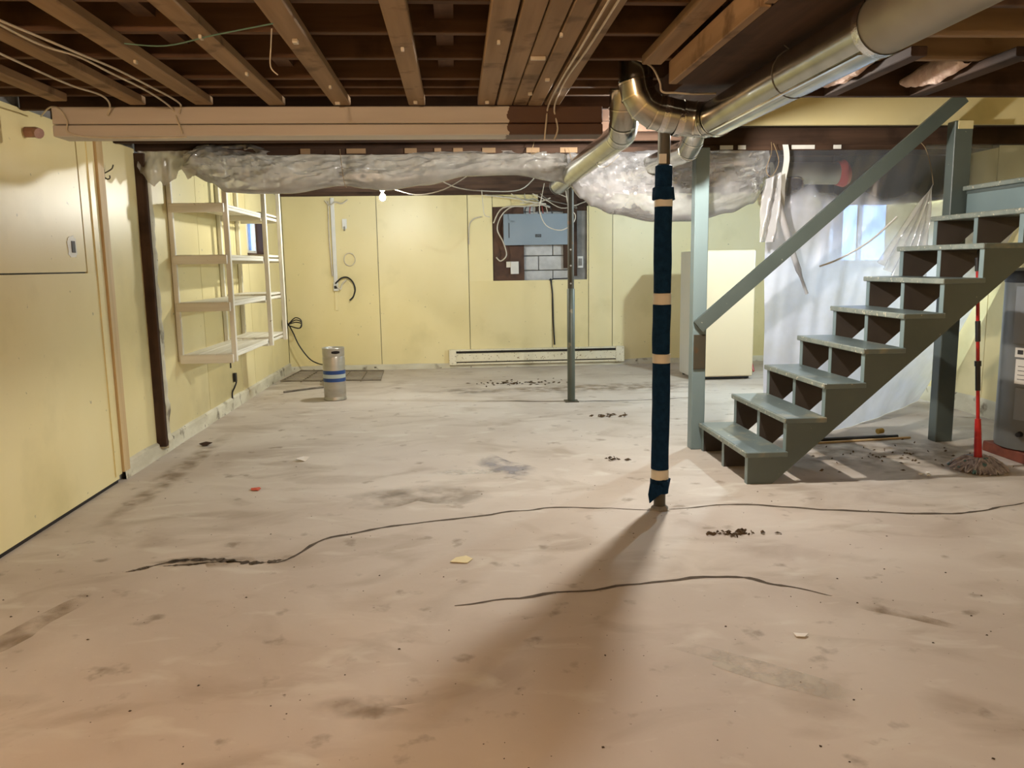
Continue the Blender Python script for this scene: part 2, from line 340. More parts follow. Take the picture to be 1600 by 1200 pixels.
strip([(-.04,3.2),(.35,3.27),(.79,3.35),(1.24,3.38),(1.37,3.27),(1.58,3.15)], .022, 'crack', 'crack', floor)
strip([(.2,8.3),(1.1,8.15),(1.9,8.1),(2.6,8.2)], .03, 'crack', 'crack', floor, jit=.6)
strip([(-1.62,3.75),(-1.4,3.86),(-1.15,3.82),(-.9,3.8)], .11, 'crack', 'stain_brown', floor, jit=.7)
strip([(-1.6,3.74),(-1.42,3.85),(-1.2,3.86),(-1.0,3.80),(-.88,3.83)], .03, 'crack', 'crack', floor, jit=.95, k=14)
strip([(-1.45,3.80),(-1.25,3.82),(-1.08,3.83)], .018, 'crack', 'crack', floor, jit=.9, k=14)
blob((-1.2,3.86), .36, .06, 'stain', 'stain_damp', floor, seed=2, jag=.8)
blob((.33,5.55), .14, .5, 'stain', 'stain_grey', floor, rot=.5, seed=3, jag=.9)
blob((.15,8.95), .42, .3, 'stain', 'stain_damp', floor, seed=5, jag=.8)
blob((1.6,8.95), 1.6, .42, 'stain', 'stain_brown', floor, seed=6, jag=.7)
blob((0,5.4), .28, .12, 'stain', 'stain_pale', floor, seed=8, jag=.9)
blob((-1.75,3.1), .06, .5, 'stain', 'stain_brown', floor, rot=-.3, seed=9, jag=.6)
blob((-.35,2.45), .22, .08, 'stain', 'stain_brown', floor, seed=11, jag=.9)
blob((1.75,2.95), .04, .3, 'stain', 'stain_brown', floor, rot=.8, seed=12, jag=.7)
blob((1.1,2.5), .06, .45, 'stain', 'stain_pale', floor, rot=.9, seed=13, jag=.7)
blob((-.3,4.9), .5, .3, 'stain', 'stain_damp', floor, seed=14, jag=.9)
blob((-2.0,5.6), .12, 1.6, 'stain', 'stain_brown', floor, seed=15, jag=.6)
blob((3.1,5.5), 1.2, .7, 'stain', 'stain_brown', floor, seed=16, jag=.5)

def panel(parent, plane, axis, a0, a1, z0, z1, t=.016, mat='panel_paint', name='panel', gap=.008):
    # thin sheet on a wall; axis 0: wall facing x (a = y), axis 1: wall facing y (a = x); plane = room-side face
    a0 += gap/2; a1 -= gap/2
    mb = MB()
    s = t if plane > 0 else -t
    if axis == 0: mb.box(min(plane, plane+s), max(plane, plane+s), a0, a1, z0, z1)
    else: mb.box(a0, a1, plane, plane+t, z0, z1)
    return mb.build(name, mat, parent)
# left wall (opening for a small window)
def wall_side(name, x0, x1, wy0, wy1, wz0, wz1):
    mb = MB(); ya, yb = -1.8, 11.5
    mb.box(x0, x1, ya, wy0, 0, 2.6).box(x0, x1, wy1, yb, 0, 2.6).box(x0, x1, wy0, wy1, 0, wz0).box(x0, x1, wy0, wy1, wz1, 2.6)
    return mb.build(name, 'mortar', **S)
LW = (9.25, 10.05, 1.58, 2.02); RW = (8.65, 10.2, 1.36, 2.2)
wl = wall_side('wall_left', -2.58, XL-.02, *LW)
for a0, a1, z0, z1 in ((-1.6,.6,.022,2.29),(.6,1.8,.022,2.29),(1.8,3.0,.022,2.29),(3.0,5.235,1.414,2.29),(3.0,5.44,.022,1.405),(5.243,5.44,1.405,2.29),(5.44,6.16,.1,2.29),
                       (6.3,7.5,.12,2.36),(7.5,8.66,.12,2.36),(8.66,9.22,.12,2.36),(9.22,10.1,.12,1.55),(9.22,10.1,2.06,2.36),(10.1,11.09,.12,2.36)):
    panel(wl, XL, 0, a0, a1, z0, z1)
for a0, a1 in ((-1.6,3.0),(3.0,5.42)): MB().box(XL-.02, XL-.004, a0, a1, 0, .03).build('floor_gap', 'gap_dark', wl)
wlc = MB()
def curb(x, y0, y1, s, n, h, name, parent, seed):
    vs = []; 
    for i in range(n+1):
        y = y0+(y1-y0)*i/n; hh = h*(1+.25*noise.noise((y*1.5, seed, 0))); d = .022+.012*noise.noise((y*2.3, seed, 4))
        vs += [(x-s*.05, y, 0), (x+s*d, y, 0), (x+s*d*.8, y, hh*.8), (x-s*.01, y, hh), (x-s*.05, y, hh)]
    fs = [(5*i+k, 5*i+5+k, 5*i+6+k, 5*i+1+k) for i in range(n) for k in range(4)]
    return MB().add(vs, fs).build(name, 'whitewash', parent, smooth=True)
curb(XL, 5.5, 11.1, 1, 60, .13, 'concrete_curb', wl, 1)
curb(XR, 6.2, 11.1, -1, 50, .16, 'concrete_curb', MB().box(XR+.3, XR+.31, 5, 6, 0, .1).build('wall_right_core', 'mortar', **S), 2) if False else None
# tan batten with a white strip beside it, and the stub of a removed partition (stud + broken plaster edge)
MB().box(XL-.005, XL+.024, 5.47, 5.565, .06, 2.29).build('batten', 'tan_z', wl)
MB().box(XL-.005, XL+.008, 5.37, 5.465, .05, 2.29).build('edge_strip', 'panel_paint', wl)
MB().cbox(XL-.01, XL+.072, 6.14, 6.18, .08, 2.26, .004).build('stud', 'old_z', wl)
vs = []
for i in range(41):
    z = .06+2.19*i/40; j = .035*noise.noise((z*7, 1, 0))+(.02*noise.noise((z*23, 4, 0)))
    vs += [(XL-.01, 6.18, z), (XL+.068+j*.6, 6.18, z), (XL+.066+j*.6, 6.27+j*.5, z), (XL-.01, 6.30+j, z)]
MB().add(vs, [(4*i+k, 4*i+(k+1)%4, 4*i+4+(k+1)%4, 4*i+4+k) for i in range(40) for k in range(4)]).build('plaster_edge', 'whitewash', wl)
# back wall: concrete blocks behind painted sheets, with a cut-out around the electrical panel
wb = MB().box(-2.6, 5.0, YB+.13, YB+.4, 0, 2.6).build('wall_back', 'mortar', **S)
for a0, a1, z0, z1 in ((XL,-1.05,.06,2.36),(-1.05,.18,.06,2.36),(.18,1.33,.06,1.2),(1.33,1.845,.06,1.2),(.18,.52,1.2,2.36),(.52,1.15,2.2,2.36),(1.82,1.845,1.2,2.2),(1.845,2.18,.06,2.36),(2.18,3.4,.06,2.36),(3.4,4.72,.06,2.36)):
    panel(wb, YB, 1, a0, a1, z0, z1, t=.02)
bk = 0
for r in range(6):
    for k in range(5):
        x0 = .95+.41*k-(.2 if r % 2 else 0); z0 = 1.14+.2*r
        x0c, x1c = max(x0, .9), min(x0+.4, 1.86)
        if x1c-x0c > .06: MB().cbox(x0c, x1c, YB+.075+.004*random.random(), YB+.14, z0, z0+.188, .006).build('block', 'block', wb)
MB().box(.5, .95, YB+.03, YB+.08, 1.16, 2.24).build('backing_board', 'dark_ply', wb)
MB().box(1.12, 1.84, YB+.03, YB+.06, 2.14, 2.36).build('header_scrap', 'old_x', wb)
MB().box(1.58, 1.84, YB+.05, YB+.08, 1.16, 2.24).build('backing_board', 'mortar', wb)
MB().box(.5, 1.84, YB+.04, YB+.09, 1.15, 1.2).build('sill_board', 'old_x', wb)
vs = []
for i in range(61):
    x = XL+(XR-XL)*i/60; h = .075+.02*noise.noise((x*2, 9, 0)); d = .018+.008*noise.noise((x*3, 2, 1))
    vs += [(x, YB-d, 0), (x, YB-d*.7, h*.8), (x, YB, h), (x, YB+.02, h)]
MB().add(vs, [(4*i+k, 4*i+4+k, 4*i+5+k, 4*i+1+k) for i in range(60) for k in range(3)]).build('concrete_curb', 'whitewash', wb, smooth=True)
MB().box(XL, XR, YB-.05, YB+.04, 2.36, 2.47).build('sill_plate', 'old_x', wb)
# right wall with a window
wr = wall_side('wall_right', XR+.02, XR+.3, *RW)
for a0, a1, z0, z1 in ((-1.6,.6,.05,2.3),(.6,1.8,.05,2.3),(1.8,3.0,.05,2.3),(3.0,4.22,.05,2.3),(4.22,5.5,.12,2.6),(5.5,6.82,.12,2.6),(6.82,8.05,.12,2.36),(8.05,8.62,.12,2.36),(8.62,10.24,.12,1.33),(8.62,10.24,2.23,2.36),(10.24,11.09,.12,2.36)):
    panel(wr, XR, 0, a0, a1, z0, z1)
curb(XR, 4.3, 11.1, -1, 60, .17, 'concrete_curb', wr, 2)
# wall behind the camera
wf = MB().box(-2.6, 5.0, YF-.2, YF, 0, 2.6).build('wall_front', 'wall_paint', **S)
# windows
def window(name, x, s, y0, y1, z0, z1, nm):
    d = .05; xa = x+s*.10; wn = bpy.data.objects.new(name, None); COL.objects.link(wn); wn.location = (xa, (y0+y1)/2, z0); wn['kind'] = 'structure'
    lo, hi = min(xa, xa+s*d), max(xa, xa+s*d)
    MB().box(lo, hi, y0, y1, z0, z0+.05).box(lo, hi, y0, y1, z1-.05, z1).box(lo, hi, y0, y0+.05, z0+.05, z1-.05).box(lo, hi, y1-.05, y1, z0+.05, z1-.05).build('window_frame', 'white_wood_y', wn)
    for k in range(1, nm): ym = y0+(y1-y0)*k/nm; MB().box(lo, hi, ym-.02, ym+.02, z0+.05, z1-.05).build('mullion', 'white_wood_z', wn)
    for k in range(nm):
        ya, yb = y0+(y1-y0)*k/nm, y0+(y1-y0)*(k+1)/nm
        MB().box((lo+hi)/2-.002, (lo+hi)/2+.002, ya+.02, yb-.02, z0+.04, z1-.04).build('pane', 'glass', wn)
    return wn
window('window_1', XR, 1, *RW, 2); w2 = window('window_2', XL, -1, *LW, 2)
MB().box(XL-.1, XL+.004, 10.035, 10.1, 1.55, 2.06).build('jamb', 'old_z', w2); MB().box(XL-.1, XL+.004, 9.22, 10.1, 2.008, 2.06).build('lintel', 'old_y', w2); MB().box(XL-.1, XL+.006, 9.2, 10.1, 1.545, 1.592).build('window_sill', 'old_y', w2)

# ceiling: subfloor with joists and strapping, stairwell opening x 1.68..4.72, y 4.13..6.0
ceil = MB().box(-2.6, 1.68, -1.8, 11.5, 2.47, 2.52).box(1.68, 5.0, -1.8, 4.13, 2.47, 2.52).box(1.68, 5.0, 6.04, 11.5, 2.47, 2.52).build('ceiling', 'subfloor', **S)
def joist(y, x0=XL, x1=XR, z0=2.28, t=.038, mat='joist_x', z1=2.47): return MB().cbox(x0, x1, y, y+t, z0, z1, .003).build('joist', mat, ceil)
y = 4.25
JY = [4.25, 4.06, 3.885, 3.52, 3.15, 2.785, 2.42, 2.05, 1.68, 1.3, .93, .56, .2, -.2, -.6, -1.0, -1.4]
JOBJ = {}
for yy in JY:
    right_end = XR if yy < 3.6 else 1.68
    if yy in (3.15, 3.52): joist(yy, XL, 1.34); JOBJ[yy] = joist(yy, 1.342, right_end, mat='strap_x')  # right lengths in paler wood, standing for the light on their faces
    else: JOBJ[yy] = joist(yy, XL, right_end)
for yy in (4.62, 5.0, 5.4, 5.8): joist(yy, XL, 1.68, mat='old_x')
for k in range(12): joist(6.5+.4*k, XL, XR, 2.365, mat='old_x')
MB().cbox(1.68, XR, 4.09, 4.13, 2.24, 2.52, .003).build('trimmer', 'old_x', ceil); MB().cbox(1.64, 1.68, 4.09, 6.04, 2.265, 2.52, .003).build('trimmer', 'old_y', ceil)
# stairwell walls going up to the storey above
MB().box(1.64, 5.0, 6.02, 6.06, 2.42, 3.6).build('stairwell_fascia', 'wall_paint', ceil)
MB().box(1.6, 1.66, 4.0, 6.06, 2.52, 3.6).box(1.6, 5.0, 4.0, 4.1, 2.52, 3.6).box(XR+.02, XR+.3, 4.0, 6.06, 2.6, 3.6).box(1.6, 5.0, 4.0, 6.06, 3.6, 3.65).build('stairwell_lining', 'wall_paint', ceil)
# strapping boards under the joists
for x0, x1, ya, yb in ((-1.95,-1.87,-1.5,4.2),(-1.61,-1.53,-1.5,4.29),(-1.29,-1.2,-1.5,4.29),(-.93,-.845,-1.5,4.31),(-.605,-.515,-1.5,4.31),(-.22,-.135,-1.5,4.31),(.135,.225,-1.5,4.31),(.485,.565,-1.5,4.31),(.80,.885,-1.5,3.46)):
    MB().cbox(x0, x1, ya, yb, 2.24, 2.279, .004).build('strapping_board', 'strap_y', ceil)
for x0, x1 in ((.235,.315),(.32,.392),(.398,.47)): MB().cbox(x0, x1, -1.5, 4.31, 2.236+.004*random.random(), 2.276, .004).build('strapping_board', 'strap_y', ceil)
MB().cbox(1.88, 1.95, 3.3, 4.09, 2.24, 2.279, .004).build('strapping_board', 'old_y', ceil); MB().cbox(2.33, 2.42, 3.3, 4.09, 2.24, 2.279, .004).build('strapping_board', 'old_y', ceil)
for x, yy0, yy1 in ((-1.1,2.46,3.52),(-.75,3.2,4.2),(-.02,2.45,4.25),(-.4,1.7,2.7)):   # bridging boards higher up between the joists
    for a, b in zip(sorted(JY), sorted(JY)[1:]):
        if a >= yy0-.05 and b <= yy1+.05: MB().box(x-.035, x+.035, a+.038, b, 2.33, 2.40).build('bridging', 'joist_y', ceil)
# boxed-in run beside the duct: planks on its side, dark plywood below
MB().cbox(.895, .93, 2.38, 3.38, 2.145, 2.235, .003).build('side_plank', 'strap_y', ceil)
MB().cbox(.90, .935, -1.5, 2.37, 2.15, 2.235, .003).build('side_plank', 'strap_y', ceil)
MB().box(.935, 1.33, -1.5, 3.40, 2.15, 2.28).build('soffit', 'old_y', ceil)
MB().box(1.0, 1.33, 3.40, 4.29, 2.18, 2.28).build('soffit', 'old_y', ceil)  # far length added to shade the bright joist edges behind the elbow
text('stamp', '115 JN', .06, (1.83, 3.147, 2.33), (math.pi/2, 0, 0), 'stamp_ink', JOBJ[3.15])
random.seed(21)
for x, y, w_, l_ in ((.35,3.33,.06,.016),(-.88,3.05,.012,.03),(-.56,3.1,.02,.03),(-.86,3.6,.012,.02),(-.55,3.85,.012,.02),(-.18,3.2,.012,.02),(.18,3.1,.012,.02),(.18,4.2,.02,.02),(-.18,4.2,.02,.02),(-.57,4.22,.025,.02),(-1.24,3.4,.012,.02),(.40,3.0,.012,.02),(.43,3.7,.02,.02),(.38,4.0,.02,.014)):
    MB().cbox(x-w_/2, x+w_/2, y-l_/2, y+l_/2, 2.226, 2.24, .002).build('staple', 'cable_white', ceil)
# pinkish insulation pushed up behind the two boards at the stair opening
for x, lab in ((1.88,'pale insulation tuft above the short ceiling board beside the duct'),(2.33,'longer pinkish insulation batt above the ceiling board nearer the stair landing')):
    mb = MB(); mb.grid(18, 14, lambda u, v: (x-.035+(.035+.008*noise.noise((u*9,v*5,x)))*math.cos(2*math.pi*v), 3.57+.5*u, 2.30+(.012+.045*math.sin(math.pi*(u*.85+.1)))*math.sin(2*math.pi*v)+.01*noise.noise((u*14,v*6,x))))
    mb.build('insulation_batt', 'insulation', smooth=True, label=lab, cat='insulation', group='insulation at the stair opening')

# ================================================================ BEAMS
bm_ = thing('support_beam', (-.6, 4.38, 2.09), 'long ceiling beam of stacked boards, cream paint ending in bare wood', 'beam', kind='structure')
MB().cbox(-2.0, .79, 4.30, 4.46, 2.09, 2.146, .004).build('beam_board', 'beam_paint', bm_); MB().cbox(-2.0, .79, 4.303, 4.46, 2.15, 2.235, .004).build('beam_board', 'beam_paint', bm_)
hd = thing('partition_header', (1.2, 6.2, 2.26), 'dark brown header board carrying the plastic sheeting', 'beam', kind='structure')
MB().cbox(XL, 1.66, 6.17, 6.22, 2.275, 2.47, .003).build('header_board', 'old_x', hd); MB().cbox(1.66, XR, 6.17, 6.23, 2.295, 2.425, .003).build('header_board', 'old_x', hd)
MB().cbox(-1.9, 1.66, 6.145, 6.17, 2.24, 2.285, .003).build('nailer', 'old_x', hd); MB().cbox(1.66, 3.66, 6.145, 6.17, 2.255, 2.295, .003).build('nailer', 'old_x', hd)
for x, wd in ((-1.08,.07),(-.71,.14),(-.31,.09),(-.11,.05),(.04,.07),(.27,.1),(.6,.1),(.87,.13),(1.2,.1)):
    MB().box(x-wd/2, x+wd/2, 6.138, 6.145, 2.243+.006*random.random(), 2.283).build('batten_tab', 'strap_x', hd)
for x, wd in ((2.08,.1),(2.2,.06),(2.68,.18),(2.95,.06)): MB().box(x-wd/2, x+wd/2, 6.138, 6.145, 2.262, 2.292).build('tape_tab', 'white_plastic', hd)

# ================================================================ COLUMNS
col = thing('support_column', (1.15, 4.42, 0), 'steel column wrapped in dark blue cloth held with tan tape', 'column')
cx, cy = 1.15, 4.42
MB().lathe([(.034,0),(.034,2.278)], (cx, cy), 20).build('steel_pipe', 'steel_dark', col, smooth=True)
MB().lathe([(.052,0),(.05,.012),(.038,.022)], (cx, cy), 14, .25).build('mortar_ring', 'mortar', col)
def sleeve(z0, z1, r, name='cloth_wrap', lump=.05, seed=0, n=28):
    k = 18; prof = [(r*.8, z0)]+[(r, z0+.006+(z1-z0-.012)*i/k) for i in range(k+1)]+[(r*.8, z1)]; mb = MB(); vs = []
    for rr, z in prof:
        for j in range(n):
            a = 2*math.pi*j/n; q = rr*(1+lump*noise.noise((math.cos(a)*1.3+seed, math.sin(a)*1.3, z*6)))
            vs.append((cx+q*math.cos(a), cy+q*math.sin(a), z))
    mb.add(vs, [(i*n+j, i*n+(j+1)%n, (i+1)*n+(j+1)%n, (i+1)*n+j) for i in range(len(prof)-1) for j in range(n)])
    return mb.build(name, 'blue_cloth', col, smooth=True)
sleeve(1.80, 1.945, .046, seed=1, lump=.1); sleeve(1.755, 1.83, .060, seed=2, lump=.3); sleeve(1.245, 1.73, .049, seed=3); sleeve(.905, 1.19, .050, seed=4, lump=.12); sleeve(.235, .86, .050, seed=5, lump=.08); sleeve(.10, .185, .056, seed=6, lump=.45)
for z0, z1 in ((1.72,1.765),(1.185,1.25),(.855,.91),(.18,.24)): MB().lathe([(.046,z0),(.0505,z0+.003),(.0505,z1-.003),(.046,z1)], (cx, cy), 24).build('tape_band', 'tape', col, smooth=True)
vs = [(cx-.062,cy-.03,.16),(cx-.01,cy-.062,.16),(cx+.02,cy-.058,.12),(cx-.03,cy-.05,.085),(cx-.066,cy-.035,.045),(cx-.07,cy-.02,.09)]
MB().add(vs+[(x*1+.0, y+.012, z) for x, y, z in vs], [(0,1,2,3,4,5),(11,10,9,8,7,6)]+[(i,(i+1)%6,6+(i+1)%6,6+i) for i in range(6)]).build('cloth_flap', 'blue_cloth', col)
MB().box(cx-.036, cx+.004, cy-.040, cy-.033, 1.95, 2.0).build('tape_scrap', 'tape', col)
fc = thing('telescopic_post', (1.17, 8.14, 0), 'slim dark telescopic steel post standing before the electrical panel', 'column')
MB().lathe([(.04,0),(.04,1.16),(.033,1.17)], (1.17, 8.14), 18).build('outer_tube', 'steel_green', fc, smooth=True); MB().lathe([(.033,1.1),(.033,2.36)], (1.17, 8.14), 18).build('inner_tube', 'steel_dark', fc, smooth=True)
MB().box(1.09, 1.25, 8.07, 8.21, 2.35, 2.364).build('top_plate', 'steel_dark', fc); MB().box(1.10, 1.24, 8.07, 8.21, 0, .008).build('base_plate', 'steel_dark', fc)
for z in (1.22, 1.4, 1.56): MB().tube([(1.165, 8.10, z), (1.165, 8.118, z)], .009, 8).build('pin_hole', 'label_white', fc)

# ================================================================ STAIRCASE
NX, NZ, X0, Z0 = .2475, .2165, 1.815, .21
st = thing('staircase', (2.4, 5.35, 0), 'grey-green painted open-riser wooden staircase with worn treads and handrail', 'staircase')
def nose(n): return X0+NX*(n-1), Z0+NZ*(n-1)
def stringer(y0, y1):
    low = lambda x: max(0, .872*(x-2.0)); xe = nose(9)[0]+.022; ze = nose(9)[1]-.034
    xs = sorted([X0+.022, 2.0]+[nose(n)[0]+.022 for n in range(2, 10)]+[xe+.35]); mb = MB()
    for a, b in zip(xs, xs[1:]):
        xm = (a+b)/2; t = ze if xm > xe else max(nose(n)[1]-.034 for n in range(1, 9) if xm > nose(n)[0]+.022)
        mb.prism([(a, low(a)), (b, low(b)), (b, t), (a, t)], 1, y0, y1)
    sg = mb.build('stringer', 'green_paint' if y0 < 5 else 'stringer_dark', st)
    for n in range(1, 9):
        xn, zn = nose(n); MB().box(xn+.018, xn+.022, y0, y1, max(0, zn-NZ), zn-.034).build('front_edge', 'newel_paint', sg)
    return sg
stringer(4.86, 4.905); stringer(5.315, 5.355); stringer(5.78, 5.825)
for n in range(1, 9):
    x, z = nose(n)
    td = MB().cbox(x+.012, x+NX+.03, 4.845, 5.845, z-.034, z, .004).build('tread', 'green_tread', st)
    MB().cbox(x, x+.0125, 4.845, 5.845, z-.035, z+.0005, .005).build('nosing', 'tread_edge', td)
x9, z9 = nose(9)
MB().cbox(x9+.012, XR-.02, 4.845, 5.845, z9-.034, z9, .004).build('landing', 'green_tread', st)
MB().cbox(x9-.012, x9+.0125, 4.845, 5.845, z9-.03, z9+.004, .005).build('landing_nosing', 'tread_edge', st)
MB().box(x9+.012, x9+.03, 4.87, 5.82, z9-NZ+.002, z9-.034).build('top_riser', 'newel_paint', st)
MB().box(x9+.005, x9+.012, 4.87, 5.82, z9-.055, z9-.036).build('riser_trim', 'green_paint', st)
MB().cbox(1.758, 1.862, 5.85, 5.945, 0, 2.238, .005).build('newel_post', 'newel_paint', st)
MB().cbox(3.70, 3.84, 5.85, 5.95, 0, 2.42, .005).build('support_post', 'green_paint', st)
MB().cbox(3.72, 3.835, 5.842, 5.85, 2.36, 2.42, .002).build('post_cap', 'wall_paint', st)
MB().bar((1.79,5.825,.94), (3.73,5.825,2.585), .036, .10).build('handrail', 'green_paint', st)
MB().cbox(1.765, 1.855, 5.835, 5.85, .62, .88, .003).build('rail_bracket', 'steel_dark', st)
MB().box(3.66, 3.70, 5.83, 5.85, 2.48, 2.53).build('rail_bracket', 'white_plastic', st)

# ================================================================ DUCTS
def arc(c, r, a0, a1, plane, n=6):
    out = []
    for i in range(n+1):
        a = math.radians(a0+(a1-a0)*i/n); u, v = r*math.cos(a), r*math.sin(a)
        out.append(Vector(c)+(Vector((u, 0, v)) if plane == 'xz' else Vector((u, v, 0)) if plane == 'xy' else Vector((0, u, v))))
    return out
def seg_pipe(parent, pts, r, mat='galv', name='elbow'):
    MB().tube(pts, r, 28, cap=False).build(name, mat, parent, smooth=True)
    for i, a in enumerate(pts):
        d = (Vector(pts[min(i+1, len(pts)-1)])-Vector(pts[max(i-1, 0)])).normalized()*.004
        MB().tube([Vector(a)-d, Vector(a)+d], r+.003, 28, cap=False).build('seam_ring', 'galv_seam', parent, smooth=True)
R_ = .078
d1 = thing('heating_duct', (1.0, 3.0, 2.0), 'long shiny round metal duct bending from the ceiling toward the viewer', 'duct')
MB().tube([(.84,3.75,2.46),(.84,3.75,2.235)], R_, 28).build('riser_pipe', 'galv', d1, smooth=True)
seg_pipe(d1, arc((.985,3.75,2.235), .145, 180, 270, 'xz', 4), R_)
MB().tube([(.985,3.75,2.09),(1.06,3.75,2.075)], R_, 28, cap=False).build('cross_pipe', 'galv', d1, smooth=True)
seg_pipe(d1, [(1.06,3.75,2.075),(1.12,3.745,2.068),(1.165,3.71,2.062),(1.185,3.64,2.06)], R_+.001)
MB().tube([(1.187,3.66,2.06),(1.18,2.22,2.052)], R_+.003, 32, cap=False).build('main_pipe', 'galv', d1, smooth=True)
MB().tube([(1.18,2.235,2.052),(1.18,2.20,2.052)], R_+.007, 32, cap=False).build('collar', 'foil', d1, smooth=True)
MB().tube([(1.18,2.23,2.052),(1.20,.6,2.06)], R_+.004, 32).build('near_pipe', 'galv_dull', d1, smooth=True)
MB().tube([(1.187,3.655,2.06),(1.187,3.635,2.06)], R_+.007, 32, cap=False).build('collar', 'galv_seam', d1, smooth=True)
MB().bar((1.187-.045,3.6,2.06-.070), (1.18-.045,2.25,2.052-.070), .012, .004).build('long_seam', 'galv_seam', d1)
MB().tube([Vector((1.183,2.80,2.056))+Vector((math.cos(a)*(R_+.005), 0, math.sin(a)*(R_+.005))) for a in [math.radians(100+20*i) for i in range(14)]]+[(1.14,2.80,2.15)], .0018, 6).build('hanger_wire', 'steel_dark', d1)
for k, (x, z) in enumerate(((.96,2.10),(1.03,2.08))):
    MB().tube([(x,3.75,z-.005),(x+.03,3.75,z-.012)], R_+.0022, 28, cap=False).build('foil_tape', 'foil', d1, smooth=True)
d2 = thing('branch_duct', (.9, 5.3, 2.0), 'shiny branch duct running away past the beam to the back room', 'duct')
MB().tube([(.875,4.17,2.46),(.875,4.17,2.27)], .072, 26).build('riser_pipe', 'galv', d2, smooth=True)
seg_pipe(d2, [(.875,4.17,2.28),(.877,4.18,2.20),(.885,4.23,2.14),(.90,4.32,2.105),(.905,4.42,2.10)], .074)
MB().tube([(.905,4.40,2.10),(.87,5.55,2.075),(.93,7.2,2.105)], .073, 28).build('branch_pipe', 'galv', d2, smooth=True)
MB().tube([(.93,7.19,2.105),(.931,7.24,2.105)], .080, 28, cap=False).build('end_ring', 'furnace_black', d2, smooth=True)
MB().tube([(.90,4.55,2.178),(.86,4.9,2.03),(.93,4.95,2.0),(1.0,4.9,2.06)], .002, 6, smooth=4).build('hanger_wire', 'cable_white', d2)
d3 = thing('short_duct', (1.5, 6, 2.0), 'short metal duct half hidden behind the blue-wrapped column', 'duct')
seg_pipe(d3, [(1.57,5.22,2.46),(1.57,5.24,2.28),(1.56,5.28,2.20),(1.555,5.36,2.15)], .073)
MB().tube([(1.555,5.34,2.15),(1.44,6.75,2.14)], .073, 28).build('branch_pipe', 'galv', d3, smooth=True)
MB().tube([Vector((1.5,6.05,2.145))+Vector((math.cos(a)*.076, 0, math.sin(a)*.076)) for a in [math.radians(150+15*i) for i in range(16)]], .0025, 6).build('hanger_wire', 'steel_dark', d3)
d4 = thing('flexible_duct', (2.75, 6.75, 1.6), 'crinkled foil elbow duct hanging behind the clear plastic by the tape strip', 'duct')
pts = spline([Vector(p) for p in ((2.62,6.85,2.2),(2.64,6.8,2.0),(2.72,6.78,1.84),(2.83,6.76,1.82),(2.88,6.76,1.95),(2.9,6.8,2.1))], 8)
MB().tube(pts, [.075+.006*(i % 2) for i in range(len(pts))], 20).build('foil_hose', 'foil', d4, smooth=True)
d5 = thing('flue_pipe', (3.1, 6.9, 2.08), 'grey flue pipe with a red collar behind the plastic sheet', 'pipe')
MB().tube([(2.75,6.95,2.17),(3.36,6.95,2.165)], .095, 24).build('pipe', 'galv_dull', d5, smooth=True)
MB().tube([(3.34,6.95,2.165),(3.40,6.95,2.165),(3.43,6.95,2.17)], [.10,.118,.10], 24).build('collar', 'red_dark', d5, smooth=True)
fp = thing('furnace_plenum', (3.55, 7.3, 1.9), 'black sheet metal plenum hanging behind the clear plastic', 'furnace')
MB().prism([(3.42,2.34),(3.42,2.02),(3.5,1.96),(3.7,1.935),(4.1,1.93),(4.5,1.95),(4.66,2.02),(4.66,2.34)], 1, 7.15, 7.55).build('plenum_box', 'furnace_black', fp)
MB().prism([(2.72,2.34),(2.72,2.05),(3.42,2.02),(3.42,2.34)], 1, 7.2, 7.5).build('plenum_arm', 'furnace_black', fp)

# ================================================================ LIGHT BULBS
def bulb(key, label):
    (x, y, z), c, s = BULBS[key]
    t = thing('light_bulb', (x, y, z-.04), label, 'light bulb', 'bare bulbs')
    prof = [(.0001,z-.034),(.014,z-.031),(.025,z-.022),(.031,z-.006),(.031,z+.006),(.027,z+.018),(.018,z+.032),(.013,z+.042)]
    MB().lathe(prof, (x, y), 18).build('glass_bulb', bulb_mat(key), t, smooth=True)
    MB().lathe([(.0135,z+.042),(.0145,z+.05),(.0135,z+.066)], (x, y), 14).build('screw_base', 'galv_dull', t, smooth=True)
    MB().lathe([(.022,z+.064),(.024,z+.07),(.024,z+.09),(.04,z+.1),(.04,z+.115)], (x, y), 16).build('socket', 'white_plastic', t, smooth=True)
    MB().tube([(x,y,z+.11),(x,y,2.47)], .008, 8).build('stem', 'cable_white', t)
bulb('back', 'lit bare bulb glowing below the plastic near the back wall'); bulb('duct', 'bare bulb hidden behind the shiny duct elbow'); bulb('camera', 'warm bare bulb under the strapping behind the viewer'); bulb('side', 'dim warm bare bulb under the joists beside the soffit'); bulb('furnace', 'bare bulb behind the black furnace plenum')

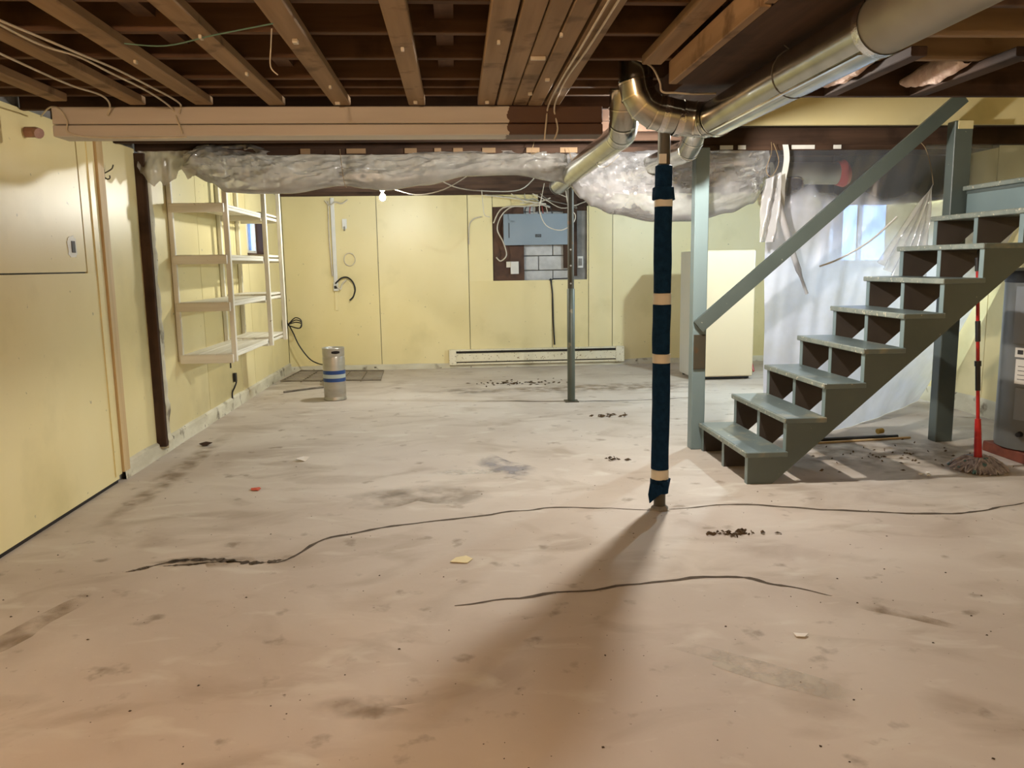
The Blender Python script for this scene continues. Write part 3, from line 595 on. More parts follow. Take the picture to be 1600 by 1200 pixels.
# ================================================================ PLASTIC SHEETING
TOP = [(-1.95,2.27),(-1.82,2.33),(-1.5,2.335),(-1.36,2.30),(-1.2,2.275),(-.8,2.27),(-.1,2.27),(.88,2.275)]
BOT = [(-1.95,2.12),(-1.79,2.05),(-1.68,1.98),(-1.47,1.968),(-1.23,1.968),(-.84,2.02),(-.80,2.02),(-.66,2.0),(-.52,1.985),(-.22,2.02),(.11,2.085),(.47,2.09),(.78,2.04),(.9,2.015)]
def bag(name, xa, xb, TOP, BOT, depth, mat, nu, nv, seed, **kw):
    def fn(u, v):
        x = xa+(xb-xa)*u; zt, zb = lerp(TOP, x), lerp(BOT, x); a = v*2*math.pi
        d = depth(x); s = math.sin(a); c = math.cos(a)
        h = zt-zb; z = zb+h*(.5+.5*c)
        yy = 6.21 - s*d*(.55+.45*(1-c)/2*1.4)
        q = Vector((x*1.6+(z-zb)*2.5, z*8-x*1.9, s*1.2+seed)); wv = noise.noise(q)*.04+noise.noise(q*2.7)*.016+(.5-abs(noise.noise(q*1.5+Vector((5,5,5)))))*.085+(.4-abs(noise.noise(q*3.3+Vector((2,7,1)))))*.045+(.35-abs(noise.noise(Vector((q.x*3.5, q.y*1.4, q.z*4))+Vector((9,1,4)))))*.035
        k = math.sin(math.pi*min(1, max(0, (1-c)/2*1.15)))**.7 if c < .98 else 0
        yy -= wv*k*(1 if s > 0 else -1); z += .25*wv*k
        return (x, max(yy, 6.0), z)
    return MB().grid(nu, nv, fn).build(name, mat, smooth=True, **kw)
tied = lambda x: .10-.06*math.exp(-((x+.82)/.06)**2)-.05*math.exp(-((x-.88)/.08)**2)
bag('plastic_bundle', -1.95, .92, TOP, BOT, tied, 'poly_bundle', 340, 72, 1, label='dusty rolled-up plastic sheet sagging along the header left of the duct', cat='plastic sheet')
TOP2 = [(.86,2.275),(1.5,2.29),(2.42,2.295)]
BOT2 = [(.86,2.03),(.98,1.91),(1.06,1.85),(1.22,1.79),(1.54,1.73),(1.86,1.73),(2.14,1.79),(2.32,1.86),(2.42,1.98)]
bag('plastic_bag', .86, 2.42, TOP2, BOT2, lambda x: .16*math.sin(math.pi*min(1, max(.12, (x-.8)/1.66)))+.02, 'poly_clear', 220, 72, 4, label='clear plastic sheet bulging like a hammock behind the blue column', cat='plastic sheet')
# torn end by the left wall
def torn(u, v):
    x = -2.28+.42*u; low = lerp([(-2.30,2.20),(-2.26,2.12),(-2.21,2.05),(-2.17,2.02),(-2.13,2.06),(-2.10,2.02),(-2.03,2.07),(-1.97,2.14),(-1.92,2.07),(-1.86,2.1)], x)+.012*noise.noise((x*60,1,1))
    z = 2.275+(low-2.275)*v; return (x, 6.16-.05*v+.05*noise.noise((x*9, z*7, 2))+.02*noise.noise((x*25, z*20, 2)), z)
MB().grid(60, 16, torn).build('torn_plastic', 'poly_tan', smooth=True, label='ragged torn end of tan plastic hanging by the wall stud', cat='plastic sheet')
# curtain hanging to the floor behind the stairs
BASE = [(0,(2.42,6.10)),(.25,(2.87,6.20)),(.5,(3.34,6.49)),(.75,(3.9,6.95)),(1,(4.6,7.6))]
def curt(u, v):
    xt = 2.40+2.28*u; p0 = Vector((xt, 6.16, 2.285))
    for (a, p), (b, q) in zip(BASE, BASE[1:]):
        if u <= b+1e-9: t = (u-a)/(b-a); bx = Vector((p[0]+(q[0]-p[0])*t, p[1]+(q[1]-p[1])*t, .004)); break
    w_ = v**1.25; p = p0.lerp(bx, v); p.y = p0.y+(bx.y-p0.y)*w_
    am = .05*math.sin(math.pi*min(1, v*1.2+.05))
    p.y += am*(noise.noise((u*9, v*1.2, 1))*1.2+noise.noise((u*24+v*3, v*2.5, 7))*.5); p.x += .02*noise.noise((u*11, v*3, 3))
    p.y = max(p.y, 6.02) ; return p[:]
cu = MB().grid(110, 70, curt).build('plastic_curtain', 'poly_milky', smooth=True, label='milky plastic curtain hanging to the floor behind the stairs', cat='plastic sheet')
m = MATS['poly_milky']; N = m.node_tree.nodes; L = m.node_tree.links
mx = [n for n in N if n.type == 'MIX_SHADER' and n.inputs[0].links and n.inputs[0].links[0].from_node.type == 'MAP_RANGE'][0]
mr = mx.inputs[0].links[0].from_node; tc = N.new('ShaderNodeTexCoord'); sp = N.new('ShaderNodeSeparateXYZ'); L.new(tc.outputs['Object'], sp.inputs[0])
nz = N.new('ShaderNodeTexNoise'); nz.inputs['Scale'].default_value = 3; L.new(tc.outputs['Object'], nz.inputs['Vector'])
ma = N.new('ShaderNodeMath'); ma.operation = 'MULTIPLY_ADD'; ma.inputs[1].default_value = .35; L.new(nz.outputs['Fac'], ma.inputs[0]); L.new(sp.outputs[2], ma.inputs[2])
r2 = N.new('ShaderNodeMapRange'); r2.inputs[1].default_value = 2.02; r2.inputs[2].default_value = 2.12; r2.inputs[3].default_value = 1; r2.inputs[4].default_value = .16; L.new(ma.outputs[0], r2.inputs[0])
mu = N.new('ShaderNodeMath'); mu.operation = 'MULTIPLY'; L.new(mr.outputs[0], mu.inputs[0]); L.new(r2.outputs[0], mu.inputs[1]); L.new(mu.outputs[0], mx.inputs[0])
# gathered knot of plastic fanning out below a string
def gath(u, v):
    a = -1.15+1.25*u; L_ = .12+.62*v; w_ = v**.8
    x = 3.68+math.sin(a)*L_*w_*.55-.03*v; z = 1.98-L_*w_*math.cos(a*.6); y = 6.06+.035*math.sin(u*34)*v+.03*noise.noise((u*6, v*3, 2))
    return (x, y, z)
MB().grid(90, 24, gath).build('gathered_plastic', 'poly_bundle', smooth=True, label='plastic gathered in pleats below a string above the stairs', cat='plastic sheet')
def flap(u, v):
    x = 2.34+.13*u-.035*v; z = 2.02-.46*v+.06*u*(1-v); y = 6.02+.03*math.sin(u*9+v*4)+.02*noise.noise((u*4, v*5, 6)); return (x, y, z)
MB().grid(24, 24, flap).build('plastic_flap', 'poly_white', smooth=True, label='folded white plastic flap hanging beside the tape strip', cat='plastic sheet')
MB().grid(4, 26, lambda u, v: (2.5+.045*u+.03*v-.08*v*v+.01*math.sin(v*9), 6.10-.02*v, 2.29-.56*v)).build('tape_strip', 'white_plastic', smooth=True, label='long white tape strip dangling over the plastic curtain', cat='tape')
def string(label, *pts, r=.0025, mat='string', name='string', cat='string', sm=5, **kw): return MB().tube(pts, r, 6, smooth=sm).build(name, mat, smooth=True, label=label, cat=cat, **kw)
string('brown string tied around the rolled plastic near its middle', (-.82,6.08,2.27),(-.81,6.07,2.14),(-.80,6.1,2.03),(-.80,6.2,2.01))
string('dark string cinching the plastic beside the branch duct', (.86,6.09,2.27),(.885,6.07,2.15),(.87,6.08,2.05),(.88,6.2,2.0))
string('looped twine holding the plastic beside the white tape strip', (2.42,6.12,2.31),(2.40,6.06,2.22),(2.36,6.05,2.1),(2.40,6.04,2.05),(2.46,6.06,2.16),(2.43,6.1,2.3))
string('pale string hanging from the header to the gathered plastic', (3.60,6.13,2.31),(3.62,6.08,2.25),(3.65,6.05,2.12),(3.68,6.05,1.98))
string('white cord slanting across the milky curtain above the treads', (2.83,6.10,1.37),(2.98,6.07,1.43),(3.2,6.05,1.56),(3.4,6.04,1.74), r=.008, mat='white_plastic', name='cord_length', cat='cord')
MB().tube([(2.43,6.06,1.96),(2.5,6.04,1.72),(2.6,6.05,1.45),(2.72,6.06,1.16)], [.03,.026,.022,.012], 10, smooth=6).build('plastic_roll', 'poly_white', smooth=True, label='tightly rolled hem of plastic slanting down behind the handrail', cat='plastic sheet')
string('thin string pair hanging from the beam by the rolled plastic', (.62,6.12,2.38),(.60,6.08,2.3),(.58,6.06,2.23),(.63,6.05,2.24))

# ================================================================ HANGING SHELF UNIT
sh = thing('shelf_unit', (-2.08, 7.8, .68), 'white hanging shelf unit with four open shelves on the yellow wall', 'shelf')
ys = (6.80, 8.14, 8.80)
for k, yy in enumerate(ys):
    MB().cbox(-1.885, -1.845, yy-.012, yy+.032, .65, 2.36 if k else 2.30, .003).build('post', 'white_wood_z', sh)
    MB().cbox(-2.305, -2.268, yy-.06, yy-.022, .66, 2.30, .003).build('post', 'white_wood_z', sh)
for lv, z in enumerate((.72, 1.15, 1.535, 1.95)):
    for a, b, dz in ((6.76, 8.13, 0), (8.13, 8.84, .015)):
        nb = 3
        for k in range(nb):
            x0 = -2.268+.383*k/nb; MB().cbox(x0+.002, x0+.383/nb-.002, a, b, z+dz-.018, z+dz+.003*random.random(), .002).build('shelf_board', 'white_wood_y', sh)
    MB().cbox(-2.29, -1.86, 6.73, 6.758, z-.075, z-.003, .003).build('shelf_rail', 'white_wood_x', sh)
    MB().cbox(-2.268, -1.886, 8.10, 8.128, z-.07, z-.02, .003).build('shelf_rail', 'white_wood_x', sh)
    MB().cbox(-2.268, -1.886, 8.81, 8.838, z-.06, z-.004, .003).build('shelf_rail', 'white_wood_x', sh)
    MB().cbox(-1.905, -1.886, 6.76, 8.82, z-.045, z-.019, .003).build('shelf_rail', 'white_wood_y', sh)

# ================================================================ BACK WALL FITTINGS
ep = thing('electrical_panel', (1.12, YB-.03, 1.67), 'blue-grey breaker panel mounted over exposed blocks on the back wall', 'panel')
MB().cbox(.67, 1.58, YB-.05, YB+.075, 1.69, 2.09, .006).build('cabinet', 'panel_grey', ep)
MB().cbox(.665, 1.585, YB-.06, YB-.05, 1.68, 2.10, .004).build('cover', 'panel_grey', ep)
MB().box(.735, .745, YB-.064, YB-.06, 1.78, 1.98).build('hinge', 'ink', ep)
MB().box(1.10, 1.18, YB-.064, YB-.06, 1.785, 1.825).build('badge', 'ink', ep)
text('badge_mark', 'LFO', .034, (1.14, YB-.066, 1.805), (math.pi/2, 0, 0), 'panel_grey', ep)
for k in range(7): MB().tube([(.98+.06*k,YB+.0,2.09),(.97+.06*k,YB+.0,2.15),(1.0+.05*k,YB+.01,2.22)], .006, 6, smooth=4).build('wire', ('cable_black','red_dark','cable_white')[k % 3], ep)
def small(name, label, cat, boxes, **kw):
    xs = [b[1][0] for b in boxes]; t = thing(name, (boxes[0][1][0], boxes[0][1][2], boxes[0][1][4]), label, cat)
    for n, b, m in boxes: MB().cbox(*b, .002).build(n, m, t)
    return t
small('junction_box', 'small grey junction box low on the dark backing board', 'box', [('box_body', (.76,.87,YB-.01,YB+.03,1.29,1.46), 'label_white'), ('box_cover', (.70,.76,YB+.0,YB+.03,1.38,1.46), 'tape')])
small('outlet_box', 'outlet box beside the telescopic post on the back wall', 'outlet', [('box_body', (1.69,1.77,YB+.01,YB+.05,1.36,1.52), 'label_white'), ('face_plate', (1.705,1.755,YB+.0,YB+.01,1.39,1.49), 'mortar')])
small('wood_strip', 'dark wooden strip standing behind the telescopic post', 'board', [('strip', (1.50,1.58,YB+.02,YB+.06,1.36,2.2), 'old_z')])
MB().cbox(1.625, 1.68, YB-.03, YB+.05, 1.25, 2.34, .003).build('service_mast', 'old_z', label='tall dark conduit board right of the breaker panel', cat='board')
for k, (pts, lab) in enumerate((
    (((1.3,10.95,2.3),(1.0,10.98,2.2),(.78,11.0,2.19),(.64,11.02,2.08),(.58,11.04,1.9),(.66,11.04,1.72),(.70,11.04,1.55),(.62,11.04,1.47),(.56,11.04,1.52)), 'thick white cable bundle looping down beside the breaker panel'),
    (((.42,10.9,2.34),(.8,10.95,2.3),(1.1,10.95,2.24),(1.24,10.98,2.22),(1.0,11.0,2.2),(.66,11.02,2.18),(.53,11.05,1.98)), 'white cable arching above the breaker panel to its left edge'),
    (((1.08,9.7,2.37),(1.04,9.65,2.2),(1.02,9.7,2.06),(1.1,9.72,1.88),(1.28,9.72,1.82),(1.42,9.7,1.9),(1.45,9.7,2.0),(1.36,9.65,2.1),(1.33,9.7,2.37)), 'white cable loop drooping in front of the breaker panel'),
    (((-.3,8.1,2.37),(.0,8.2,2.2),(.35,8.4,2.17),(.7,8.6,2.2),(.9,8.9,2.37)), 'slack cable sagging under the joists before the back wall'),
    (((-.72,8.7,2.26),(-.4,8.6,2.16),(-.1,8.5,2.2),(.2,8.5,2.37)), 'thin cable swinging from the bare bulb along the joists'),
    (((.36,10.5,2.37),(.37,10.45,2.2),(.39,10.5,2.06),(.46,10.5,2.03)), 'loose wire end dangling before the second wall seam'))):
    string(lab, *pts, r=.009 if k < 2 else .006, mat='cable_white', name='cable', cat='cable')
random.seed(12)
for k, lab in enumerate(('topmost slack grey cable over the breaker panel', 'thin cable dropping onto the breaker panel from the joist', 'cable crossing just above the breaker panel cover', 'short curled cable end right of the breaker panel top', 'pale cable bunched under the joist above the panel')):
    a = .75+.16*k; pts = [(a+.25*random.random()-.1+.12*i, 10.92+.03*i, min(2.33, 2.33-.04*i+.05*random.uniform(-1,1))) for i in range(5)]
    pts[0] = (pts[0][0], 10.92, 2.358)
    string(lab, *pts, r=.006, mat='cable_white' if k % 2 == 0 else 'galv_dull', name='cable', cat='cable')
string('loose wire curling from the wall seam left of the breaker panel', (.19,YB-.015,1.7),(.2,YB-.02,1.95),(.26,YB-.03,2.04),(.37,YB-.04,2.07), r=.008, mat='cable_white', name='cable', cat='cable')
string('dark cable running down from the cut-out to the heater', (1.31,YB-.01,1.22),(1.335,YB-.012,1.0),(1.345,YB-.012,.6),(1.36,YB-.012,.3), r=.011, mat='cable_black', name='cable', cat='cable')
MB().tube([(1.29,YB-.01,1.2),(1.36,YB-.01,1.215),(1.6,YB-.01,1.22)], .008, 6).build('cable', 'cable_black', label='short cable lying along the bottom edge of the wall cut-out', cat='cable')
rw = thing('cable_raceway', (-1.63, YB-.02, 1.04), 'white vertical cable raceway with dangling leads on the back wall', 'conduit')
MB().cbox(-1.655, -1.605, YB-.03, YB, 1.22, 2.34, .004).build('cover', 'white_plastic', rw); MB().cbox(-1.66, -1.60, YB-.05, YB, 1.10, 1.22, .004).build('outlet', 'white_plastic', rw); MB().cbox(-1.65, -1.61, YB-.056, YB-.05, 1.13, 1.17, .002).build('socket', 'ink', rw); MB().cbox(-1.655, -1.615, YB-.012, YB, .83, 1.1, .003).build('lower_cover', 'wall_paint', rw)
MB().tube([(-1.68,YB-.03,2.3),(-1.69,YB-.02,1.8),(-1.67,YB-.02,1.3)], .009, 6, smooth=4).build('lead', 'cable_white', rw)
MB().tube([(-1.63,YB-.06,1.2),(-1.55,YB-.06,1.27),(-1.47,YB-.05,1.28),(-1.4,YB-.05,1.22),(-1.37,YB-.05,1.12),(-1.40,YB-.05,1.02),(-1.45,YB-.05,.97)], .011, 7, smooth=5).build('lead', 'cable_black', rw)
MB().tube([(-1.62,YB-.06,1.18),(-1.57,YB-.07,1.12),(-1.54,YB-.06,1.19),(-1.48,YB-.06,1.25)], .010, 7, smooth=5).build('lead', 'cable_white', rw)
MB().tube([(-1.72,YB-.04,2.30),(-1.66,YB-.05,2.24),(-1.58,YB-.05,2.28),(-1.5,YB-.05,2.26),(-1.42,YB-.04,2.31)], .010, 7, smooth=5).build('lead', 'cable_white', rw)
small('wall_bracket', 'small white metal bracket above the wire coil on the back wall', 'bracket', [('plate', (-1.51,-1.45,YB-.02,YB,1.93,2.06), 'white_plastic'), ('clip', (-1.49,-1.47,YB-.035,YB-.02,1.9,1.96), 'galv')])
MB().tube([(-1.43+.075*math.cos(a),YB-.02-.004*i/24,1.52+.085*math.sin(a)) for i, a in enumerate([i*.36 for i in range(36)])], .006, 6).build('wire_coil', 'cable_white', smooth=True, label='round coil of pale wire hanging on the back wall', cat='wire')
bh = thing('baseboard_heater', (1.1, YB-.04, .05), 'long cream electric baseboard heater with rust spots along the back wall', 'heater')
MB().prism([(YB,.05),(YB-.06,.05),(YB-.065,.09),(YB-.06,.20),(YB-.03,.255),(YB,.26)], 0, -.10, 2.32).build('housing', 'heater', bh)
MB().box(-.02, 2.22, YB-.067, YB-.045, .212, .238).build('top_vent', 'gap_dark', bh); MB().box(-.02, 2.22, YB-.067, YB-.05, .078, .092).build('bottom_vent', 'gap_dark', bh)
MB().cbox(-.02, 2.22, YB-.070, YB-.055, .095, .205, .003).build('front_cover', 'heater', bh)
for x0, x1 in ((-.12,-.02),(2.22,2.34)): MB().cbox(x0, x1, YB-.073, YB, .048, .262, .004).build('end_cap', 'heater', bh)
# left wall fittings
sw = thing('switch_box', (XL, 5.07, 1.5), 'open black switch box in a plaster patch on the wall hatch', 'switch')
vs = [(XL+.003, 5.065+.055*(1+.25*noise.noise((math.cos(a)*3,math.sin(a)*3,1)))*math.copysign(abs(math.cos(a))**.5, math.cos(a)), 1.565+.062*(1+.2*noise.noise((math.cos(a)*3,math.sin(a)*3,5)))*math.copysign(abs(math.sin(a))**.5, math.sin(a))) for a in [2*math.pi*k/28 for k in range(28)]]
MB().add(vs+[(XL-.002, y, z) for _, y, z in vs], [tuple(range(28))]+[(i,(i+1)%28,28+(i+1)%28,28+i) for i in range(28)]).build('plaster_patch', 'white_plastic', sw)
MB().cbox(XL+.002, XL+.006, 5.055, 5.10, 1.53, 1.60, .001).build('switch_opening', 'ink', sw)
hk = thing('coat_hook', (XL, 5.61, 2.0), 'black double coat hook on the yellow wall beside the batten', 'hook')
MB().cbox(XL, XL+.005, 5.605, 5.62, 2.015, 2.085, .002).build('hook_plate', 'steel_dark', hk)
MB().tube([(XL+.005,5.613,2.06),(XL+.025,5.616,2.07),(XL+.05,5.625,2.09),(XL+.058,5.63,2.115)], .0045, 8, smooth=4).build('upper_prong', 'steel_dark', hk); MB().tube([(XL+.005,5.613,2.03),(XL+.02,5.615,2.02),(XL+.034,5.618,2.028),(XL+.034,5.618,2.045)], .0045, 8, smooth=4).build('lower_prong', 'steel_dark', hk)
hc = thing('hanging_plug', (XL, 8.27, .2), 'black plug and lead hanging from a slot below the shelves', 'plug')
MB().box(XL+.0, XL+.004, 8.22, 8.26, .42, .52).build('wall_slot', 'gap_dark', hc); MB().tube([(XL+.01,8.3,.36),(XL+.03,8.31,.28),(XL+.02,8.27,.22),(XL+.012,8.2,.17),(XL+.01,8.2,.08)], .008, 6, smooth=4).build('lead', 'cable_black', hc); MB().cbox(XL+.005, XL+.035, 8.28, 8.33, .27, .36, .004).build('plug_body', 'black_plastic', hc)
pc = thing('extension_lead', (-2.0, 10.8, .05), 'black power cord with a tied loop running to the floor behind the keg', 'cord')
MB().tube([(-2.29,10.75,.95),(-2.26,10.8,.72),(-2.24,10.85,.66),(-2.20,10.9,.55),(-2.13,10.9,.38),(-1.99,10.85,.2),(-1.84,10.75,.14),(-1.66,10.2,.2),(-1.56,9.74,.24)], .009, 7, smooth=6).build('lead', 'cable_black', pc)
for k in range(3): MB().tube([(-2.25,10.84,.67),(-2.15,10.83,.70+.03*k),(-2.07,10.82,.68+.02*k),(-2.1,10.82,.62),(-2.25,10.84,.66)], .008, 6, smooth=5).build('loop', 'cable_black', pc)
MB().cbox(-2.30, -2.25, 10.72, 10.80, .62, .74, .004).build('plug_body', 'black_plastic', pc)
ab = thing('power_adapter', (-1.56, 9.6, 0), 'black power adapter standing upright behind the keg', 'adapter')
MB().cbox(-1.62, -1.5, 9.68, 9.80, .0, .2, .01).build('adapter_body', 'black_plastic', ab); MB().cbox(-1.60, -1.52, 9.71, 9.77, .2, .25, .004).build('strain_relief', 'black_plastic', ab)
MB().tube([(XL-.03,4.66,2.17),(XL+.05,4.66,2.17),(XL+.08,4.64,2.16)], .028, 12).build('pipe_stub', 'copper', label='reddish pipe stub poking from the top of the near wall', cat='pipe')

# ================================================================ CEILING CABLES
CW = 'cable_white'
for lab, pts in (
    ('upper white cable of the pair slung below the joists to the beam', ((-1.45,2.83,2.225),(-1.42,3.02,2.225),(-1.38,3.21,2.22),(-1.35,3.48,2.225),(-1.33,3.84,2.225),(-1.33,4.05,2.23),(-1.36,4.285,2.24),(-1.37,4.285,2.20))),
    ('lower white cable of the pair ending in a loop on the beam', ((-1.47,2.6,2.225),(-1.46,3.07,2.22),(-1.40,3.26,2.22),(-1.38,3.48,2.215),(-1.37,3.88,2.22),(-1.40,4.28,2.22),(-1.38,4.285,2.16),(-1.36,4.285,2.10))),
    ('single white cable curving onto the end of the beam', ((-1.67,2.8,2.225),(-1.65,3.38,2.215),(-1.65,3.75,2.22),(-1.63,4.0,2.23),(-1.68,4.22,2.23),(-1.72,4.285,2.19))),
    ('white cable looping below the painted beam end', ((-2.24,4.7,2.26),(-2.05,4.4,2.25),(-1.95,4.285,2.22),(-1.92,4.285,2.16),(-1.92,4.285,2.11),(-1.82,4.285,2.085),(-1.6,4.285,2.08),(-1.34,4.285,2.082))),
    ('white cable on the strapping board with its end over the brown beam', ((.50,1.6,2.23),(.495,3.02,2.228),(.49,3.71,2.228),(.50,4.26,2.23),(.49,4.285,2.15),(.48,4.285,2.06))),
    ('second white cable on the strapping board bent at its tip', ((.53,1.6,2.23),(.525,3.02,2.228),(.51,3.69,2.228),(.53,4.26,2.22),(.55,4.285,2.12),(.53,4.285,2.06))),
    ('white cable draped over the duct elbow', ((.78,3.65,2.32),(.88,3.64,2.28),(.92,3.63,2.21),(.93,3.62,2.165),(.99,3.62,2.16),(1.07,3.62,2.155),(1.17,3.61,2.155)))):
    string(lab, *pts, r=.0045, mat=CW, name='cable', cat='cable')
string('thin green wire stapled across the ceiling boards', (-1.18,3.14,2.235),(-1.03,3.13,2.225),(-.83,3.02,2.232),(-.59,2.87,2.23), r=.0025, mat='cable_green', name='wire', cat='wire')
string('short wire hanging straight down between two ceiling boards', (-.63,3.04,2.26),(-.67,3.2,2.24),(-.675,3.2,2.17),(-.65,3.2,2.14), r=.0025, mat='cable_white', name='wire', cat='wire')

# ================================================================ THINGS ON THE FLOOR
kg = thing('beer_keg', (-1.34, 8.66, 0), 'slim steel beer keg with two blue bands on the floor', 'keg')
kx, ky = -1.335, 8.66
MB().lathe([(.1,.006),(.115,.04),(.118,.07),(.118,.46),(.112,.485),(.10,.5)], (kx, ky), 40).build('body', 'keg_steel', kg, smooth=True)
MB().lathe([(.108,0),(.121,.006),(.119,.02),(.114,.045)], (kx, ky), 40).build('bottom_chime', 'keg_steel', kg, smooth=True)
MB().lathe([(.114,.475),(.117,.49),(.117,.55),(.122,.562),(.117,.568),(.111,.56),(.111,.48)], (kx, ky), 40).build('top_chime', 'keg_steel', kg, smooth=True)
MB().lathe([(.03,.495),(.03,.535),(.02,.54)], (kx, ky), 16).build('valve', 'galv', kg, smooth=True)
for z0, z1, mt in ((.283,.326,'blue_paint'),(.243,.283,'pale_band'),(.202,.243,'blue_paint')): MB().lathe([(.1165,z0),(.1192,z0+.002),(.1192,z1-.002),(.1165,z1)], (kx, ky), 40).build('band', mt, kg, smooth=True)
for a0 in (-70, 110):
    vs = []
    for i in range(9):
        a = math.radians(a0-22+44*i/8); e = .5+.5*math.sin(math.pi*(i+.6)/9.2)
        vs += [(kx+.1185*math.cos(a), ky+.1185*math.sin(a), .522-.016*e), (kx+.1185*math.cos(a), ky+.1185*math.sin(a), .522+.016*e)]
    MB().add(vs, [(2*i,2*i+2,2*i+3,2*i+1) for i in range(8)]).build('hand_hole', 'gap_dark', kg)
rk = thing('wire_rack', (-1.55, 10.4, 0), 'flat rusty wire rack lying on the floor in the corner', 'rack')
ra = ((-2.20,9.98),(-2.14,10.98),(-1.0,10.78),(-.96,9.88))
MB().tube([(x,y,.03) for x, y in ra]+[(ra[0][0],ra[0][1],.03)], .009, 8).build('rim', 'wire_rust', rk)
for k in range(1, 8):
    t = k/8; a = [ra[0][i]+(ra[1][i]-ra[0][i])*t for i in (0,1)]; b = [ra[3][i]+(ra[2][i]-ra[3][i])*t for i in (0,1)]
    MB().tube([(*a,.03),(*b,.03)], .004, 6).build('rung', 'wire_rust', rk)
for k in range(1, 5):
    t = k/5; a = [ra[0][i]+(ra[3][i]-ra[0][i])*t for i in (0,1)]; b = [ra[1][i]+(ra[2][i]-ra[1][i])*t for i in (0,1)]
    MB().tube([(*a,.018),(*b,.018)], .006, 6).build('crossbar', 'wire_rust', rk)
MB().tube([(-2.0,9.2,.012),(-1.75,9.42,.012),(-1.45,9.62,.012)], .011, 8).build('iron_rod', 'wire_rust', smooth=True, label='rusty iron rod lying on the floor before the wire rack', cat='rod')
fz = thing('upright_freezer', (3.2, 9.65, 0), 'cream upright freezer by the back wall behind the newel post', 'freezer')
MB().cbox(2.83, 3.56, 9.42, 9.98, .03, 1.545, .008).build('cabinet', 'freezer_side_shade', fz); MB().cbox(2.83, 3.56, 9.36, 9.415, .04, 1.55, .012).build('door', 'freezer_door', fz)
for x in (2.88, 3.51):
    for yy in (9.45, 9.93): MB().lathe([(.02,0),(.02,.03)], (x, yy), 10).build('foot', 'black_plastic', fz)
MB().cbox(2.85, 3.54, 9.43, 9.47, .005, .04, .003).build('kick_plate', 'black_plastic', fz); MB().cbox(2.822, 2.83, 9.44, 9.46, 1.44, 1.46, .002).build('side_screw', 'ink', fz)
wh = thing('water_heater', (4.12, 5.31, 0), 'grey electric water heater standing on a wooden base under the landing', 'water heater')
hx, hy, hr_ = 4.12, 5.31, .27
MB().cbox(3.88, 4.36, 5.07, 5.55, 0, .075, .006).build('wooden_base', 'redwood', wh)
MB().lathe([(.24,.075),(hr_-.005,.085),(hr_,.11),(hr_,1.30),(hr_-.01,1.325),(.2,1.345),(.001,1.35)], (hx, hy), 48).build('tank', 'heater_tank', wh, smooth=True)
MB().lathe([(hr_+.003,1.245),(hr_+.004,1.25),(hr_+.004,1.30),(hr_-.005,1.325)], (hx, hy), 48).build('top_band', 'black_plastic', wh, smooth=True)
def curved(a0, a1, z0, z1, off, mat, name, n=10):
    vs = []
    for i in range(n+1):
        a = math.radians(a0+(a1-a0)*i/n)
        for r in (hr_+off, hr_-.002): vs += [(hx+r*math.cos(a), hy+r*math.sin(a), z0), (hx+r*math.cos(a), hy+r*math.sin(a), z1)]
    fs = []
    for i in range(n):
        b = 4*i; fs += [(b,b+4,b+5,b+1),(b+1,b+5,b+7,b+3),(b+2,b+3,b+7,b+6),(b,b+2,b+6,b+4)]
    fs += [(0,1,3,2),(4*n,4*n+2,4*n+3,4*n+1)]
    return MB().add(vs, fs).build(name, mat, wh, smooth=True)
curved(190, 245, .83, 1.22, .012, 'tank_panel', 'access_panel'); curved(194, 240, .735, .80, .004, 'label_white', 'warning_label'); curved(196, 240, .55, .72, .003, 'label_white', 'rating_label'); curved(200, 245, .30, .52, .012, 'tank_panel', 'access_panel'); curved(236, 250, .30, .42, .016, 'label_white', 'energy_label')
curved(198, 206, .755, .785, .006, 'ink', 'warning_icon', 3); curved(210, 236, .775, .78, .0055, 'ink', 'print_line', 5); curved(210, 232, .755, .76, .0055, 'ink', 'print_line', 5)
for z in (.58,.61,.64,.67): curved(200, 234, z, z+.004, .0045, 'ink', 'print_line', 5)
curved(205, 240, 1.255, 1.285, .006, 'label_white', 'brand_label')
a = math.radians(210); MB().tube([(hx+(hr_-.01)*math.cos(a), hy+(hr_-.01)*math.sin(a), .2), (hx+(hr_+.035)*math.cos(a), hy+(hr_+.035)*math.sin(a), .2)], [.022,.016], 12).build('drain_valve', 'black_plastic', wh, smooth=True)
mp_ = thing('floor_mop', (3.5, 5.04, 0), 'red-handled mop with a grey string head standing under the stairs', 'mop')
mb = MB(); random.seed(3)
for k in range(230):
    a = random.random()*2*math.pi; L_ = .12+.07*random.random(); h = .035+.035*random.random(); da = random.uniform(-.35,.35)
    mb.tube([(3.5,5.04,.075),(3.5+L_*.45*math.cos(a),5.04+L_*.45*math.sin(a),h+.02),(3.5+L_*.8*math.cos(a+da),5.04+L_*.8*math.sin(a+da),h*.6+.008),(3.5+L_*math.cos(a+da*1.4),5.04+L_*math.sin(a+da*1.4),.009)], .0065, 5)
mb.build('mop_strings', 'mop_yarn', mp_, smooth=True)
MB().lathe([(.07,.006),(.065,.03),(.05,.05),(.03,.07)], (3.5,5.04), 26, .12).build('mop_pad', 'mop_yarn', mp_, smooth=True)
ha, hb = Vector((3.5,5.04,.07)), Vector((3.45,5.12,1.44))
def along(a, b, r, name, mat): MB().tube([ha.lerp(hb, a), ha.lerp(hb, b)], r, 14).build(name, mat, mp_, smooth=True)
